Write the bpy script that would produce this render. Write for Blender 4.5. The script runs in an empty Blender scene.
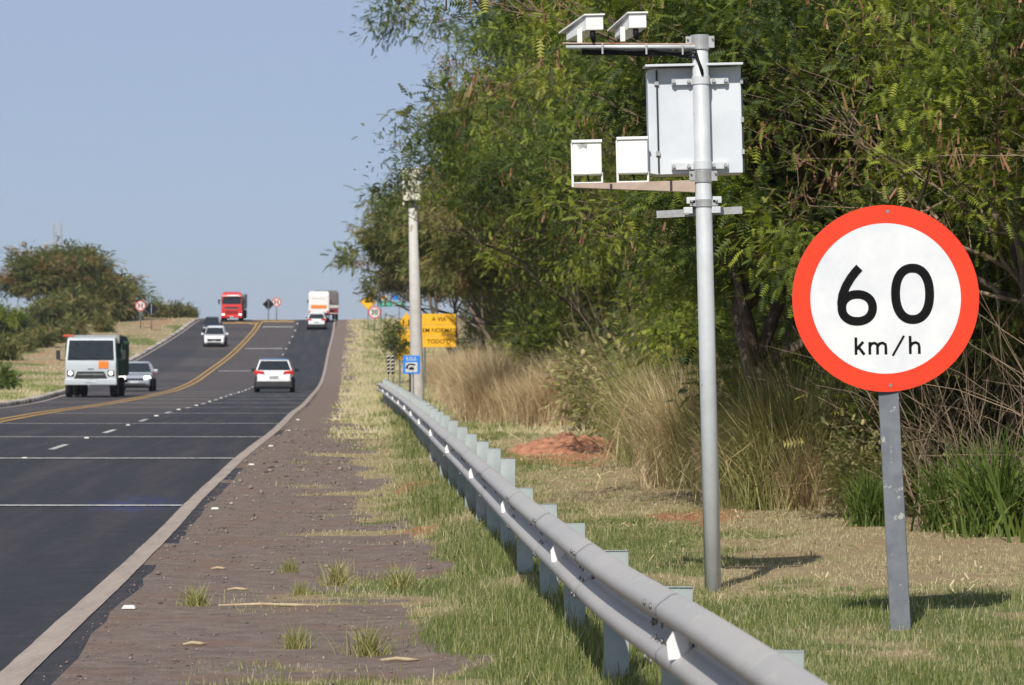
import bpy, math, random
import numpy as np
from mathutils import Vector, Matrix

R = math.radians
random.seed(7)
rng = np.random.default_rng(11)
scene = bpy.context.scene
COL = scene.collection

# ------------------------------------------------------------------ camera
FOC = 3500.0          # focal length in pixels of the 1024 px wide picture
HOR = 370.0           # row of the true horizon
cam_d = bpy.data.cameras.new('camera')
cam = bpy.data.objects.new('camera', cam_d)
COL.objects.link(cam)
cam_d.sensor_width = 36.0
cam_d.lens = FOC * 36.0 / 1024.0
cam_d.clip_start = 0.5
cam_d.clip_end = 9000.0
cam.location = (0, 0, 0)
cam.rotation_euler = (R(90) + math.atan((HOR - 342.5) / FOC), 0, 0)
cam_d.dof.use_dof = True
cam_d.dof.focus_distance = 24.0
cam_d.dof.aperture_fstop = 9.0
scene.camera = cam

# ------------------------------------------------------------------ light
SUN_TO = Vector((0.24, 1.0, -0.98)).normalized()      # the way the light travels
world = bpy.data.worlds.new('World')
scene.world = world
world.use_nodes = True
wn = world.node_tree
wn.nodes.clear()
sky = wn.nodes.new('ShaderNodeTexSky')
sky.sky_type = 'NISHITA'
sky.sun_disc = False
sky.sun_elevation = math.asin(-SUN_TO.z)
sky.sun_rotation = math.atan2(-SUN_TO.x, -SUN_TO.y) % (2 * math.pi)
sky.altitude = 3000.0
sky.air_density = 1.0
sky.dust_density = 4.0
sky.ozone_density = 10.0
bg = wn.nodes.new('ShaderNodeBackground')
bg.inputs['Strength'].default_value = 0.098
wo = wn.nodes.new('ShaderNodeOutputWorld')
hz_mix = wn.nodes.new('ShaderNodeMix')          # milky dry-season air over the clear sky
hz_mix.data_type = 'RGBA'
hz_mix.inputs[0].default_value = 0.62
hz_mix.inputs[7].default_value = (4.75, 5.15, 5.95, 1)
wn.links.new(sky.outputs[0], hz_mix.inputs[6])
wn.links.new(hz_mix.outputs[2], bg.inputs[0])
wn.links.new(bg.outputs[0], wo.inputs[0])
sun_d = bpy.data.lights.new('sun', 'SUN')
sun_d.energy = 5.0
sun_d.angle = R(0.53)
sun_d.color = (1.0, 0.95, 0.86)
sun = bpy.data.objects.new('sun', sun_d)
COL.objects.link(sun)
sun.rotation_euler = SUN_TO.to_track_quat('-Z', 'Y').to_euler()
scene.view_settings.view_transform = 'Standard'
scene.view_settings.look = 'None'
scene.view_settings.gamma = 1.0
scene.view_settings.exposure = 0.05

# ------------------------------------------------------------------ helpers
def nd(nt, typ, **kw):
    n = nt.nodes.new(typ)
    for k, v in kw.items():
        setattr(n, k, v)
    return n

def ramp(nt, fac, stops, interp='LINEAR'):
    r = nt.nodes.new('ShaderNodeValToRGB')
    r.color_ramp.interpolation = interp
    els = r.color_ramp.elements
    while len(els) < len(stops):
        els.new(0.5)
    for e, (p, c) in zip(els, stops):
        e.position = p
        e.color = c if len(c) == 4 else (*c, 1)
    if fac is not None:
        nt.links.new(fac, r.inputs[0])
    return r.outputs[0]

def mixc(nt, fac, a, b, mode='MIX'):
    m = nt.nodes.new('ShaderNodeMix')
    m.data_type = 'RGBA'
    m.blend_type = mode
    def put(sock, v):
        if isinstance(v, (int, float)):
            sock.default_value = v
        elif isinstance(v, (tuple, list)):
            sock.default_value = (*v[:3], 1)
        else:
            nt.links.new(v, sock)
    put(m.inputs[0], fac); put(m.inputs[6], a); put(m.inputs[7], b)
    return m.outputs[2]

def math_n(nt, op, a, b=0.0, clamp=False):
    m = nt.nodes.new('ShaderNodeMath')
    m.operation = op
    m.use_clamp = clamp
    for s, v in ((m.inputs[0], a), (m.inputs[1], b)):
        if isinstance(v, (int, float)):
            s.default_value = v
        else:
            nt.links.new(v, s)
    return m.outputs[0]

def noise(nt, vec, scale, detail=4.0, rough=0.6):
    n = nt.nodes.new('ShaderNodeTexNoise')
    n.inputs['Scale'].default_value = scale
    n.inputs['Detail'].default_value = detail
    n.inputs['Roughness'].default_value = rough
    if vec is not None:
        nt.links.new(vec, n.inputs['Vector'])
    return n.outputs['Fac']

MATS = {}
def mat(name, col, rough=0.6, metal=0.0, col2=None, scale=6.0, amt=0.35, bump=0.0, bscale=40.0,
        emit=None, coat=0.0, spots=None, spec=0.5, lo=0.35, hi=0.65):
    if name in MATS:
        return MATS[name]
    m = bpy.data.materials.new(name)
    m.use_nodes = True
    nt = m.node_tree
    b = nt.nodes['Principled BSDF']
    tc = nd(nt, 'ShaderNodeTexCoord')
    v = tc.outputs['Object']
    c2 = col2 if col2 else tuple(c * (1 - amt) for c in col)
    c = ramp(nt, noise(nt, v, scale, 6, 0.65), [(lo, c2), (hi, col)])
    if spots:
        sc, thr, scol = spots
        f = ramp(nt, noise(nt, v, sc, 5, 0.7), [(thr, (0, 0, 0)), (thr + 0.03, (1, 1, 1))])
        c = mixc(nt, f, c, scol)
    nt.links.new(c, b.inputs['Base Color'])
    b.inputs['Roughness'].default_value = rough
    b.inputs['Metallic'].default_value = metal
    b.inputs['Coat Weight'].default_value = coat
    b.inputs['Specular IOR Level'].default_value = spec
    if bump:
        bn = nd(nt, 'ShaderNodeBump')
        bn.inputs['Strength'].default_value = bump
        bn.inputs['Distance'].default_value = 0.01
        nt.links.new(noise(nt, v, bscale, 5, 0.6), bn.inputs['Height'])
        nt.links.new(bn.outputs[0], b.inputs['Normal'])
    if emit:
        b.inputs['Emission Color'].default_value = (*emit[0], 1)
        b.inputs['Emission Strength'].default_value = emit[1]
    MATS[name] = m
    return m

def leaf_mat(name, stops, trans=0.3, rough=0.55, pscale=0.45, tr_tint=(1.2, 1.25, 0.6)):
    """foliage: colour from a per-leaf attribute and a clump noise, part translucent"""
    m = bpy.data.materials.new(name)
    m.use_nodes = True
    nt = m.node_tree
    nt.nodes.clear()
    out = nd(nt, 'ShaderNodeOutputMaterial')
    at = nd(nt, 'ShaderNodeAttribute', attribute_name='tint')
    oi = nd(nt, 'ShaderNodeObjectInfo')
    tc = nd(nt, 'ShaderNodeTexCoord')
    ns = noise(nt, tc.outputs['Object'], pscale, 3, 0.55)
    f = math_n(nt, 'ADD', math_n(nt, 'MULTIPLY', at.outputs['Fac'], 0.6),
               math_n(nt, 'MULTIPLY', math_n(nt, 'SUBTRACT', ns, 0.5), 1.5))
    f = math_n(nt, 'ADD', f, math_n(nt, 'MULTIPLY', math_n(nt, 'SUBTRACT', oi.outputs['Random'], 0.5), 0.12))
    f = math_n(nt, 'ADD', f, 0.2, True)
    c = ramp(nt, f, stops)
    p = nd(nt, 'ShaderNodeBsdfPrincipled')
    nt.links.new(c, p.inputs['Base Color'])
    p.inputs['Roughness'].default_value = rough
    p.inputs['Specular IOR Level'].default_value = 0.25
    t = nd(nt, 'ShaderNodeBsdfTranslucent')
    nt.links.new(mixc(nt, 1.0, c, tr_tint, 'MULTIPLY'), t.inputs['Color'])
    mx = nd(nt, 'ShaderNodeMixShader')
    mx.inputs[0].default_value = trans
    nt.links.new(p.outputs[0], mx.inputs[1]); nt.links.new(t.outputs[0], mx.inputs[2])
    nt.links.new(mx.outputs[0], out.inputs['Surface'])
    return m

def tag(o, label=None, cat=None, group=None, kind=None):
    for k, v in (('label', label), ('category', cat), ('group', group), ('kind', kind)):
        if v:
            o[k] = v
    return o

def thing(name, label, cat, loc=(0, 0, 0), rot=(0, 0, 0), group=None):
    o = bpy.data.objects.new(name, None)
    COL.objects.link(o)
    o.empty_display_size = 0.2
    o.location = loc
    o.rotation_euler = rot
    return tag(o, label, cat, group)

def dup(o, parent=None):
    c = o.copy()
    COL.objects.link(c)
    if parent is not None:
        c.parent = parent
    for ch in list(o.children):
        dup(ch, c)
    return c

class MB:
    """collects shapes; build() links them as ONE mesh object"""
    def __init__(self):
        self.v = []; self.f = []
    def add(self, vs, fs):
        b = len(self.v)
        self.v += [tuple(p) for p in vs]
        self.f += [tuple(i + b for i in f) for f in fs]
        return self
    def box(self, cx, cy, cz, sx, sy, sz, rz=0.0, ry=0.0, rx=0.0, tx=1.0, ty=1.0):
        """centre, full sizes; tx, ty scale the top face"""
        M = Matrix.Rotation(rz, 3, 'Z') @ Matrix.Rotation(ry, 3, 'Y') @ Matrix.Rotation(rx, 3, 'X')
        vs = []
        for z in (-1, 1):
            a, b = (tx, ty) if z > 0 else (1, 1)
            for x, y in ((-1, -1), (1, -1), (1, 1), (-1, 1)):
                p = M @ Vector((x * sx / 2 * a, y * sy / 2 * b, z * sz / 2))
                vs.append((p.x + cx, p.y + cy, p.z + cz))
        return self.add(vs, [(3, 2, 1, 0), (4, 5, 6, 7), (0, 1, 5, 4), (1, 2, 6, 5), (2, 3, 7, 6), (3, 0, 4, 7)])
    def tube(self, pts, rad, n=10, cap=True):
        pts = [Vector(p) for p in pts]
        rs = rad if isinstance(rad, (list, tuple)) else [rad] * len(pts)
        vs = []; fs = []
        up = Vector((0, 0, 1))
        prev = None
        for i, p in enumerate(pts):
            t = (pts[min(i + 1, len(pts) - 1)] - pts[max(i - 1, 0)])
            if t.length < 1e-9: t = Vector((0, 0, 1))
            t.normalize()
            if prev is None:
                a = t.cross(up)
                if a.length < 0.05: a = t.cross(Vector((1, 0, 0)))
            else:
                a = prev - t * prev.dot(t)
            a.normalize(); prev = a
            b = t.cross(a)
            for k in range(n):
                an = 2 * math.pi * k / n
                vs.append(p + (a * math.cos(an) + b * math.sin(an)) * rs[i])
        for i in range(len(pts) - 1):
            for k in range(n):
                k2 = (k + 1) % n
                fs.append((i * n + k, i * n + k2, (i + 1) * n + k2, (i + 1) * n + k))
        if cap:
            fs.append(tuple(range(n))[::-1]); fs.append(tuple(range((len(pts) - 1) * n, len(pts) * n)))
        return self.add(vs, fs)
    def lathe(self, prof, n=24, axis='Z', c=(0, 0, 0)):
        """prof: (r, h) pairs turned about an axis through c"""
        vs = []; fs = []
        for r, h in prof:
            for k in range(n):
                a = 2 * math.pi * k / n
                x, y = r * math.cos(a), r * math.sin(a)
                if axis == 'Z': q = (x, y, h)
                elif axis == 'X': q = (h, x, y)
                else: q = (x, h, y)
                vs.append((q[0] + c[0], q[1] + c[1], q[2] + c[2]))
        m = len(prof)
        for i in range(m - 1):
            for k in range(n):
                k2 = (k + 1) % n
                fs.append((i * n + k, i * n + k2, (i + 1) * n + k2, (i + 1) * n + k))
        fs.append(tuple(range(n))[::-1]); fs.append(tuple(range((m - 1) * n, m * n)))
        return self.add(vs, fs)
    def prism(self, poly, x0, x1, ins=None):
        """poly: (y, z) outline extruded from x0 to x1; ins(z) pulls the sides in"""
        n = len(poly); f = ins or (lambda y, z: 0.0)
        vs = [(x0 + f(y, z), y, z) for y, z in poly] + [(x1 - f(y, z), y, z) for y, z in poly]
        fs = [tuple(range(n)), tuple(range(2 * n - 1, n - 1, -1))]
        fs += [(i, i + n, (i + 1) % n + n, (i + 1) % n) for i in range(n)]
        return self.add(vs, fs)
    def plate(self, poly, y0, th):
        """poly: (x, z) outline facing -Y at y0, th thick"""
        n = len(poly)
        vs = [(x, y0, z) for x, z in poly] + [(x, y0 + th, z) for x, z in poly]
        fs = [tuple(range(n)), tuple(range(2 * n - 1, n - 1, -1))]
        fs += [(i, i + n, (i + 1) % n + n, (i + 1) % n) for i in range(n)]
        return self.add(vs, fs)
    def stroke(self, pts, w, y0=0.0, th=0.002, closed=False):
        """a painted stroke of width w along (x, z) points, facing -Y"""
        P = [Vector((a, b)) for a, b in pts]; n = len(P); L = []; Rr = []
        for i in range(n):
            if closed: t = P[(i + 1) % n] - P[(i - 1) % n]
            else: t = P[min(i + 1, n - 1)] - P[max(i - 1, 0)]
            t.normalize(); q = Vector((-t.y, t.x)) * w / 2
            L.append(P[i] + q); Rr.append(P[i] - q)
        vs = [(p.x, y0, p.y) for p in L] + [(p.x, y0, p.y) for p in Rr]
        vs += [(x, y0 + th, z) for x, _, z in vs]
        fs = []
        m = n if closed else n - 1
        for i in range(m):
            j = (i + 1) % n
            fs.append((i, n + i, n + j, j))
            fs.append((i, j, 2 * n + j, 2 * n + i)); fs.append((n + i, 3 * n + i, 3 * n + j, n + j))
        return self.add(vs, fs)
    def build(self, name, m, parent=None, smooth=False, bevel=0.0, seg=2, loc=None, fix=True):
        me = bpy.data.meshes.new(name)
        me.from_pydata(self.v, [], self.f)
        if fix:
            import bmesh
            bm = bmesh.new(); bm.from_mesh(me)
            bmesh.ops.recalc_face_normals(bm, faces=bm.faces)
            bm.to_mesh(me); bm.free()
        me.materials.append(m)
        if smooth:
            me.polygons.foreach_set('use_smooth', [True] * len(me.polygons))
        o = bpy.data.objects.new(name, me)
        COL.objects.link(o)
        if parent is not None: o.parent = parent
        if loc: o.location = loc
        if bevel:
            b = o.modifiers.new('bevel', 'BEVEL')
            b.width = bevel; b.segments = seg; b.limit_method = 'ANGLE'; b.angle_limit = R(30)
            b.use_clamp_overlap = True
            me.polygons.foreach_set('use_smooth', [True] * len(me.polygons))
            try:
                o.modifiers.new('wn', 'WEIGHTED_NORMAL')
            except Exception:
                pass
        return o

def np_mesh(name, verts, faces, m, parent=None, tint=None, smooth=False, uv=None, loc=None):
    """fast mesh of quads (or tris) from numpy arrays"""
    me = bpy.data.meshes.new(name)
    nv = len(verts); nf, k = faces.shape
    me.vertices.add(nv); me.vertices.foreach_set('co', verts.astype(np.float32).ravel())
    me.loops.add(nf * k); me.loops.foreach_set('vertex_index', faces.astype(np.int32).ravel())
    me.polygons.add(nf)
    me.polygons.foreach_set('loop_start', (np.arange(nf) * k).astype(np.int32))
    me.polygons.foreach_set('loop_total', np.full(nf, k, dtype=np.int32))
    if smooth: me.polygons.foreach_set('use_smooth', np.ones(nf, dtype=bool))
    me.update(calc_edges=True)
    if tint is not None:
        a = me.attributes.new('tint', 'FLOAT', 'FACE')
        a.data.foreach_set('value', tint.astype(np.float32))
    if uv is not None:
        l = me.uv_layers.new(name='UVMap')
        l.data.foreach_set('uv', uv[faces.ravel()].astype(np.float32).ravel())
    me.materials.append(m)
    o = bpy.data.objects.new(name, me)
    COL.objects.link(o)
    if parent is not None: o.parent = parent
    if loc: o.location = loc
    return o

def text_part(s, size, m, parent, loc, name='lettering', bold=0.0, rz=0.0):
    cu = bpy.data.curves.new(name, 'FONT')
    cu.body = s; cu.size = size; cu.offset = bold; cu.extrude = 0.002
    cu.align_x = 'CENTER'; cu.align_y = 'CENTER'
    tmp = bpy.data.objects.new(name, cu)
    COL.objects.link(tmp)
    dg = bpy.context.evaluated_depsgraph_get()
    me = bpy.data.meshes.new_from_object(tmp.evaluated_get(dg))
    bpy.data.objects.remove(tmp)
    me.materials.clear(); me.materials.append(m)
    o = bpy.data.objects.new(name, me); COL.objects.link(o)
    o.parent = parent; o.location = loc; o.rotation_euler = (R(90), 0, rz)
    return o

# ------------------------------------------------------------------ lie of the land
def spline(xs, ys):
    xs = np.array(xs, float); ys = np.array(ys, float)
    h = np.diff(xs); dl = np.diff(ys) / h
    m = np.zeros_like(ys); m[0] = dl[0]; m[-1] = dl[-1]
    for i in range(1, len(xs) - 1):
        m[i] = (dl[i - 1] * h[i] + dl[i] * h[i - 1]) / (h[i] + h[i - 1])
    def f(x):
        x = np.asarray(x, float)
        i = np.clip(np.searchsorted(xs, x) - 1, 0, len(xs) - 2)
        t = (x - xs[i]) / h[i]
        tc = np.clip(t, 0, 1)
        y = ((2 * tc**3 - 3 * tc**2 + 1) * ys[i] + (tc**3 - 2 * tc**2 + tc) * h[i] * m[i]
             + (-2 * tc**3 + 3 * tc**2) * ys[i + 1] + (tc**3 - tc**2) * h[i] * m[i + 1])
        return y + np.where(t < 0, t * h[i] * m[i], 0) + np.where(t > 1, (t - 1) * h[i] * m[i + 1], 0)
    return f

EDGE = spline([-60, 0, 10, 18.2, 22.2, 28.3, 36, 43, 55.5, 64.6, 76.4, 87.8, 100, 114.5, 127, 141.6, 188, 205, 243, 286, 326, 350, 400, 600, 1500],
              [0.2, -1.75, -2.22, -2.64, -2.85, -3.16, -3.58, -3.97, -4.45, -4.76, -5.2, -5.69, -6.26, -6.9, -7.5, -8.2, -10.42, -11.2, -13.0, -15.0, -16.65, -17.7, -20, -30, -75])
ZR = spline([-60, 0, 18.2, 30, 43, 51, 59, 65, 76, 88, 100, 127, 150, 188, 205, 243, 286, 326, 350, 360, 372, 390, 430, 500, 700, 1500, 3000],
            [-1.3, -1.55, -1.64, -1.67, -1.69, -1.60, -1.48, -1.42, -1.35, -1.28, -1.23, -1.20, -1.12, -0.97, -0.78, -0.07, 1.47, 3.54, 4.97, 5.17, 5.22, 5.0, 3.6, 0, -8, -14, -14])
WL = spline([-60, 88, 112, 127, 150, 188, 243, 286, 326, 350, 420, 1500], [10.4, 10.0, 9.7, 10.0, 10.9, 12.8, 14.7, 14.7, 14.2, 13.7, 13.5, 13.5])
YEL = spline([-60, 88, 150, 205, 243, 286, 326, 350, 400, 1500], [7.2, 7.2, 7.0, 7.6, 8.0, 7.7, 7.45, 7.3, 7.3, 7.3])

def vnoise(x, y, s, seed=0):
    """value noise, 0..1"""
    r = np.random.default_rng(seed).random((256, 256))
    x = np.asarray(x, float) / s + 1000.3; y = np.asarray(y, float) / s + 1000.7
    xi = np.floor(x).astype(int); yi = np.floor(y).astype(int)
    fx = x - xi; fy = y - yi
    fx = fx * fx * (3 - 2 * fx); fy = fy * fy * (3 - 2 * fy)
    a = r[xi % 256, yi % 256]; b = r[(xi + 1) % 256, yi % 256]
    c = r[xi % 256, (yi + 1) % 256]; d = r[(xi + 1) % 256, (yi + 1) % 256]
    return (a * (1 - fx) + b * fx) * (1 - fy) + (c * (1 - fx) + d * fx) * fy

def fnoise(x, y, s, seed=0, o=3):
    t = 0; w = 0; a = 1.0
    for k in range(o):
        t = t + a * vnoise(x, y, s / 2**k, seed + k); w += a; a *= 0.55
    return t / w

def sstep(a, b, x):
    t = np.clip((x - a) / (b - a), 0, 1)
    return t * t * (3 - 2 * t)

def ground_ud(u, d):
    u = np.asarray(u, float); d = np.asarray(d, float)
    w = WL(d)
    z = ZR(d)
    near = 1 - sstep(45, 80, d)
    right = sstep(2.0, 3.6, u) * (0.03 + 0.11 * near) + sstep(4.0, 8.0, u) * 0.12 + np.clip(u - 9, 0, 400) * 0.02
    left = sstep(0, 1.2, -w - u) * 0.12 + np.clip(-w - u - 3, 0, 60) * 0.012
    z = z + np.where(u > 0, right, 0) + np.where(u < -w, left, 0)
    out = np.where(u > 0, sstep(0.3, 2.5, u), sstep(0.3, 2, -w - u))
    z = z + out * ((fnoise(u, d, 2.2, 5) - 0.5) * 0.10 + (fnoise(u, d, 0.5, 9) - 0.5) * 0.025)
    z = z - np.where((u <= 0) & (u >= -w), 0.05, 0.0)
    return z

def gz(X, Y):
    return float(ground_ud(X - float(EDGE(Y)), Y))

def at_px(x, d):
    """lateral place of a picture column at a distance"""
    return (x - 512.0) * d / FOC

# patches of the ground: how gravelly, green, red it is
def zones(u, d):
    X = u + EDGE(d)
    n = fnoise(u * 1.0, d * 0.35, 0.9, 21, 4)
    wid = 2.25 - 0.3 * sstep(40, 90, d) + (n - 0.5) * 2.2
    # brown shoulder next to the edge line
    grav = 1 - sstep(wid - 0.25, wid + 0.25, u)
    streak = sstep(0.53, 0.64, fnoise(u * 0.25, d * .8, 1.1, 33, 3)) * sstep(0.7, 1.6, u)
    grav = grav * (1 - streak * (0.75 + 0.25 * sstep(24, 60, d)))
    rail = (fnoise(u, d * 0.5, 1.3, 44, 4))
    green = sstep(0.42, 0.78, rail * .6 + .4 * fnoise(u, d * .7, .35, 145, 3) + 0.14 * sstep(2.4, 3.0, u) - 0.1 * sstep(4.0, 6.5, u) * sstep(22, 30, d) - 0.08 * sstep(75, 130, d))
    green = np.clip(green + .45 * np.exp(-((u - 2.75) / .45) ** 2) * (1 - sstep(70, 110, d)) * (.4 + rail), 0, 1)
    red = sstep(0.60, 0.68, fnoise(u, d * 0.6, 1.0, 55, 4) + 0.0)
    def blob(px, py, rx, ry):
        return np.exp(-(((X - px) / rx) ** 2 + ((d - py) / ry) ** 2))
    n9 = (fnoise(u, d * .6, .22, 155, 4) - .5) * 1.1
    b = 1.2 * blob(0.9, 56, 1.8, 5.0) + blob(1.9, 35.5, 0.7, 2.0) + 0.8 * blob(-0.9, 36, 0.35, 1.6) + blob(-1.3, 47, 0.4, 3)
    red = np.clip(red * 0.35 * (u > 0) + sstep(0.40, 0.95, b + (n - 0.5) * 0.9 + n9) * .85, 0, 1)
    litter = sstep(4.9, 6.2, u - 0.9 * (n - 0.5)) * sstep(20, 27, d) * (1 - sstep(75, 100, d))
    green = green * (1 - 0.75 * litter)
    lf = u < -WL(d)
    lg = sstep(0.45, 0.65, fnoise(u * 0.3, d * 0.08, 1.0, 66, 3) + 0.12 * (1 - sstep(150, 210, d)))
    green = np.where(lf, lg, green); grav = np.where(lf, 0, grav); red = np.where(lf, sstep(0.66, 0.74, fnoise(u * 0.3, d * 0.08, 1.2, 77, 3)) * 0.5, red)
    return grav, green, red

# ------------------------------------------------------------------ ground sheet
us = np.unique(np.concatenate([np.linspace(-2500, -120, 14), np.linspace(-120, -20, 40), np.linspace(-20, -0.3, 50),
                               np.arange(-0.3, 9.0, 0.11), np.linspace(9, 40, 50), np.linspace(40, 2500, 30)]))
ds = [-60.0]
while ds[-1] < 4000:
    d = ds[-1]
    ds.append(d + (3.0 if d < 8 else 0.13 + max(0, d - 12) * 0.0075 if d < 430 else 30 + (d - 430) * 0.1))
ds = np.array(ds)
U, D = np.meshgrid(us, ds)
Zg = ground_ud(U, D)
Xg = U + EDGE(D)
gv = np.stack([Xg, D, Zg], -1).reshape(-1, 3)
nr, nc = U.shape
idx = np.arange(nr * nc).reshape(nr, nc)
gf = np.stack([idx[:-1, :-1], idx[:-1, 1:], idx[1:, 1:], idx[1:, :-1]], -1).reshape(-1, 4)

def ground_material():
    m = bpy.data.materials.new('verge_ground')
    m.use_nodes = True
    nt = m.node_tree
    b = nt.nodes['Principled BSDF']
    geo = nd(nt, 'ShaderNodeNewGeometry')
    P = geo.outputs['Position']
    at = nd(nt, 'ShaderNodeAttribute', attribute_name='zones')
    sp = nd(nt, 'ShaderNodeSeparateColor')
    nt.links.new(at.outputs['Color'], sp.inputs[0])
    n1 = noise(nt, P, 5.0, 6, 0.7); n2 = noise(nt, P, 18.0, 8, 0.8); n3 = noise(nt, P, 90.0, 3, 0.7)
    def mask(ch, w=0.9):
        a = math_n(nt, 'ADD', ch, math_n(nt, 'MULTIPLY', math_n(nt, 'SUBTRACT', n1, 0.5), w))
        a = math_n(nt, 'ADD', a, math_n(nt, 'MULTIPLY', math_n(nt, 'SUBTRACT', n2, 0.5), w))
        return ramp(nt, a, [(0.38, (0, 0, 0)), (0.62, (1, 1, 1))])
    dry = ramp(nt, n2, [(0.3, (0.16, 0.115, 0.062)), (0.55, (0.30, 0.235, 0.135)), (0.75, (0.40, 0.33, 0.205))])
    grn = ramp(nt, n2, [(0.3, (0.05, 0.07, 0.02)), (0.55, (0.12, 0.145, 0.05)), (0.75, (0.21, 0.22, 0.09))])
    red = ramp(nt, n2, [(0.3, (0.24, 0.095, 0.05)), (0.7, (0.46, 0.22, 0.125))])
    gr0 = ramp(nt, n1, [(0.3, (0.115, 0.090, 0.078)), (0.7, (0.225, 0.178, 0.150))])
    vor = nd(nt, 'ShaderNodeTexVoronoi'); vor.inputs['Scale'].default_value = 55.0
    nt.links.new(P, vor.inputs['Vector'])
    st = ramp(nt, vor.outputs['Color'], [(0.80, (0, 0, 0)), (0.95, (1, 1, 1))])
    gr = mixc(nt, math_n(nt, 'MULTIPLY', st, 0.7), gr0, (0.34, 0.29, 0.25))
    gr = mixc(nt, ramp(nt, noise(nt, P, 1.3, 4, 0.6), [(0.5, (0, 0, 0)), (0.68, (0.55, 0.55, 0.55))]), gr, (0.20, 0.115, 0.08))
    c = mixc(nt, mask(sp.outputs[1]), dry, grn)
    c = mixc(nt, mask(sp.outputs[2]), c, red)
    c = mixc(nt, mask(sp.outputs[0], 0.7), c, gr)
    nt.links.new(c, b.inputs['Base Color'])
    b.inputs['Roughness'].default_value = 0.95
    b.inputs['Specular IOR Level'].default_value = 0.15
    bn = nd(nt, 'ShaderNodeBump'); bn.inputs['Strength'].default_value = 0.7; bn.inputs['Distance'].default_value = 0.03
    h = math_n(nt, 'ADD', math_n(nt, 'MULTIPLY', n2, 0.7), math_n(nt, 'MULTIPLY', n3, 0.3))
    nt.links.new(h, bn.inputs['Height']); nt.links.new(bn.outputs[0], b.inputs['Normal'])
    return m

gnd = np_mesh('ground', gv, gf, ground_material(), smooth=True)
tag(gnd, kind='structure')
zr_, zg_, zb_ = zones(U.ravel(), D.ravel())
ca = gnd.data.color_attributes.new('zones', 'FLOAT_COLOR', 'POINT')
ca.data.foreach_set('color', np.stack([zr_, zg_, zb_, np.ones_like(zr_)], -1).astype(np.float32).ravel())

# ------------------------------------------------------------------ road
def strip(name, u0f, u1f, d0, d1, lift, m, step=1.0, nu=2, wob=0.0, seed=0, ragged=0.0):
    """a sheet on the road between two offsets from its right edge"""
    n = max(2, int((d1 - d0) / step) + 1)
    d = np.linspace(d0, d1, n)
    a = u0f(d) if callable(u0f) else np.full(n, u0f)
    b = u1f(d) if callable(u1f) else np.full(n, u1f)
    if wob: 
        w = (fnoise(d, d * 0 + seed, 7, seed) - 0.5) * wob
        a = a + w; b = b + w
    if ragged:
        a = a + (fnoise(d, d * 0 + 3, 0.7, seed + 1) - 0.5) * ragged; b = b + (fnoise(d, d * 0 + 9, 0.7, seed + 2) - 0.5) * ragged
    t = np.linspace(0, 1, nu)
    Us = a[:, None] * (1 - t) + b[:, None] * t
    Ds = np.repeat(d[:, None], nu, 1)
    V = np.stack([Us + EDGE(Ds), Ds, ZR(Ds) + lift], -1).reshape(-1, 3)
    ii = np.arange(n * nu).reshape(n, nu)
    F = np.stack([ii[:-1, :-1], ii[:-1, 1:], ii[1:, 1:], ii[1:, :-1]], -1).reshape(-1, 4)
    uv = np.stack([Us.ravel(), Ds.ravel()], -1)
    return np_mesh(name, V, F, m, uv=uv, smooth=True)

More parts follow.
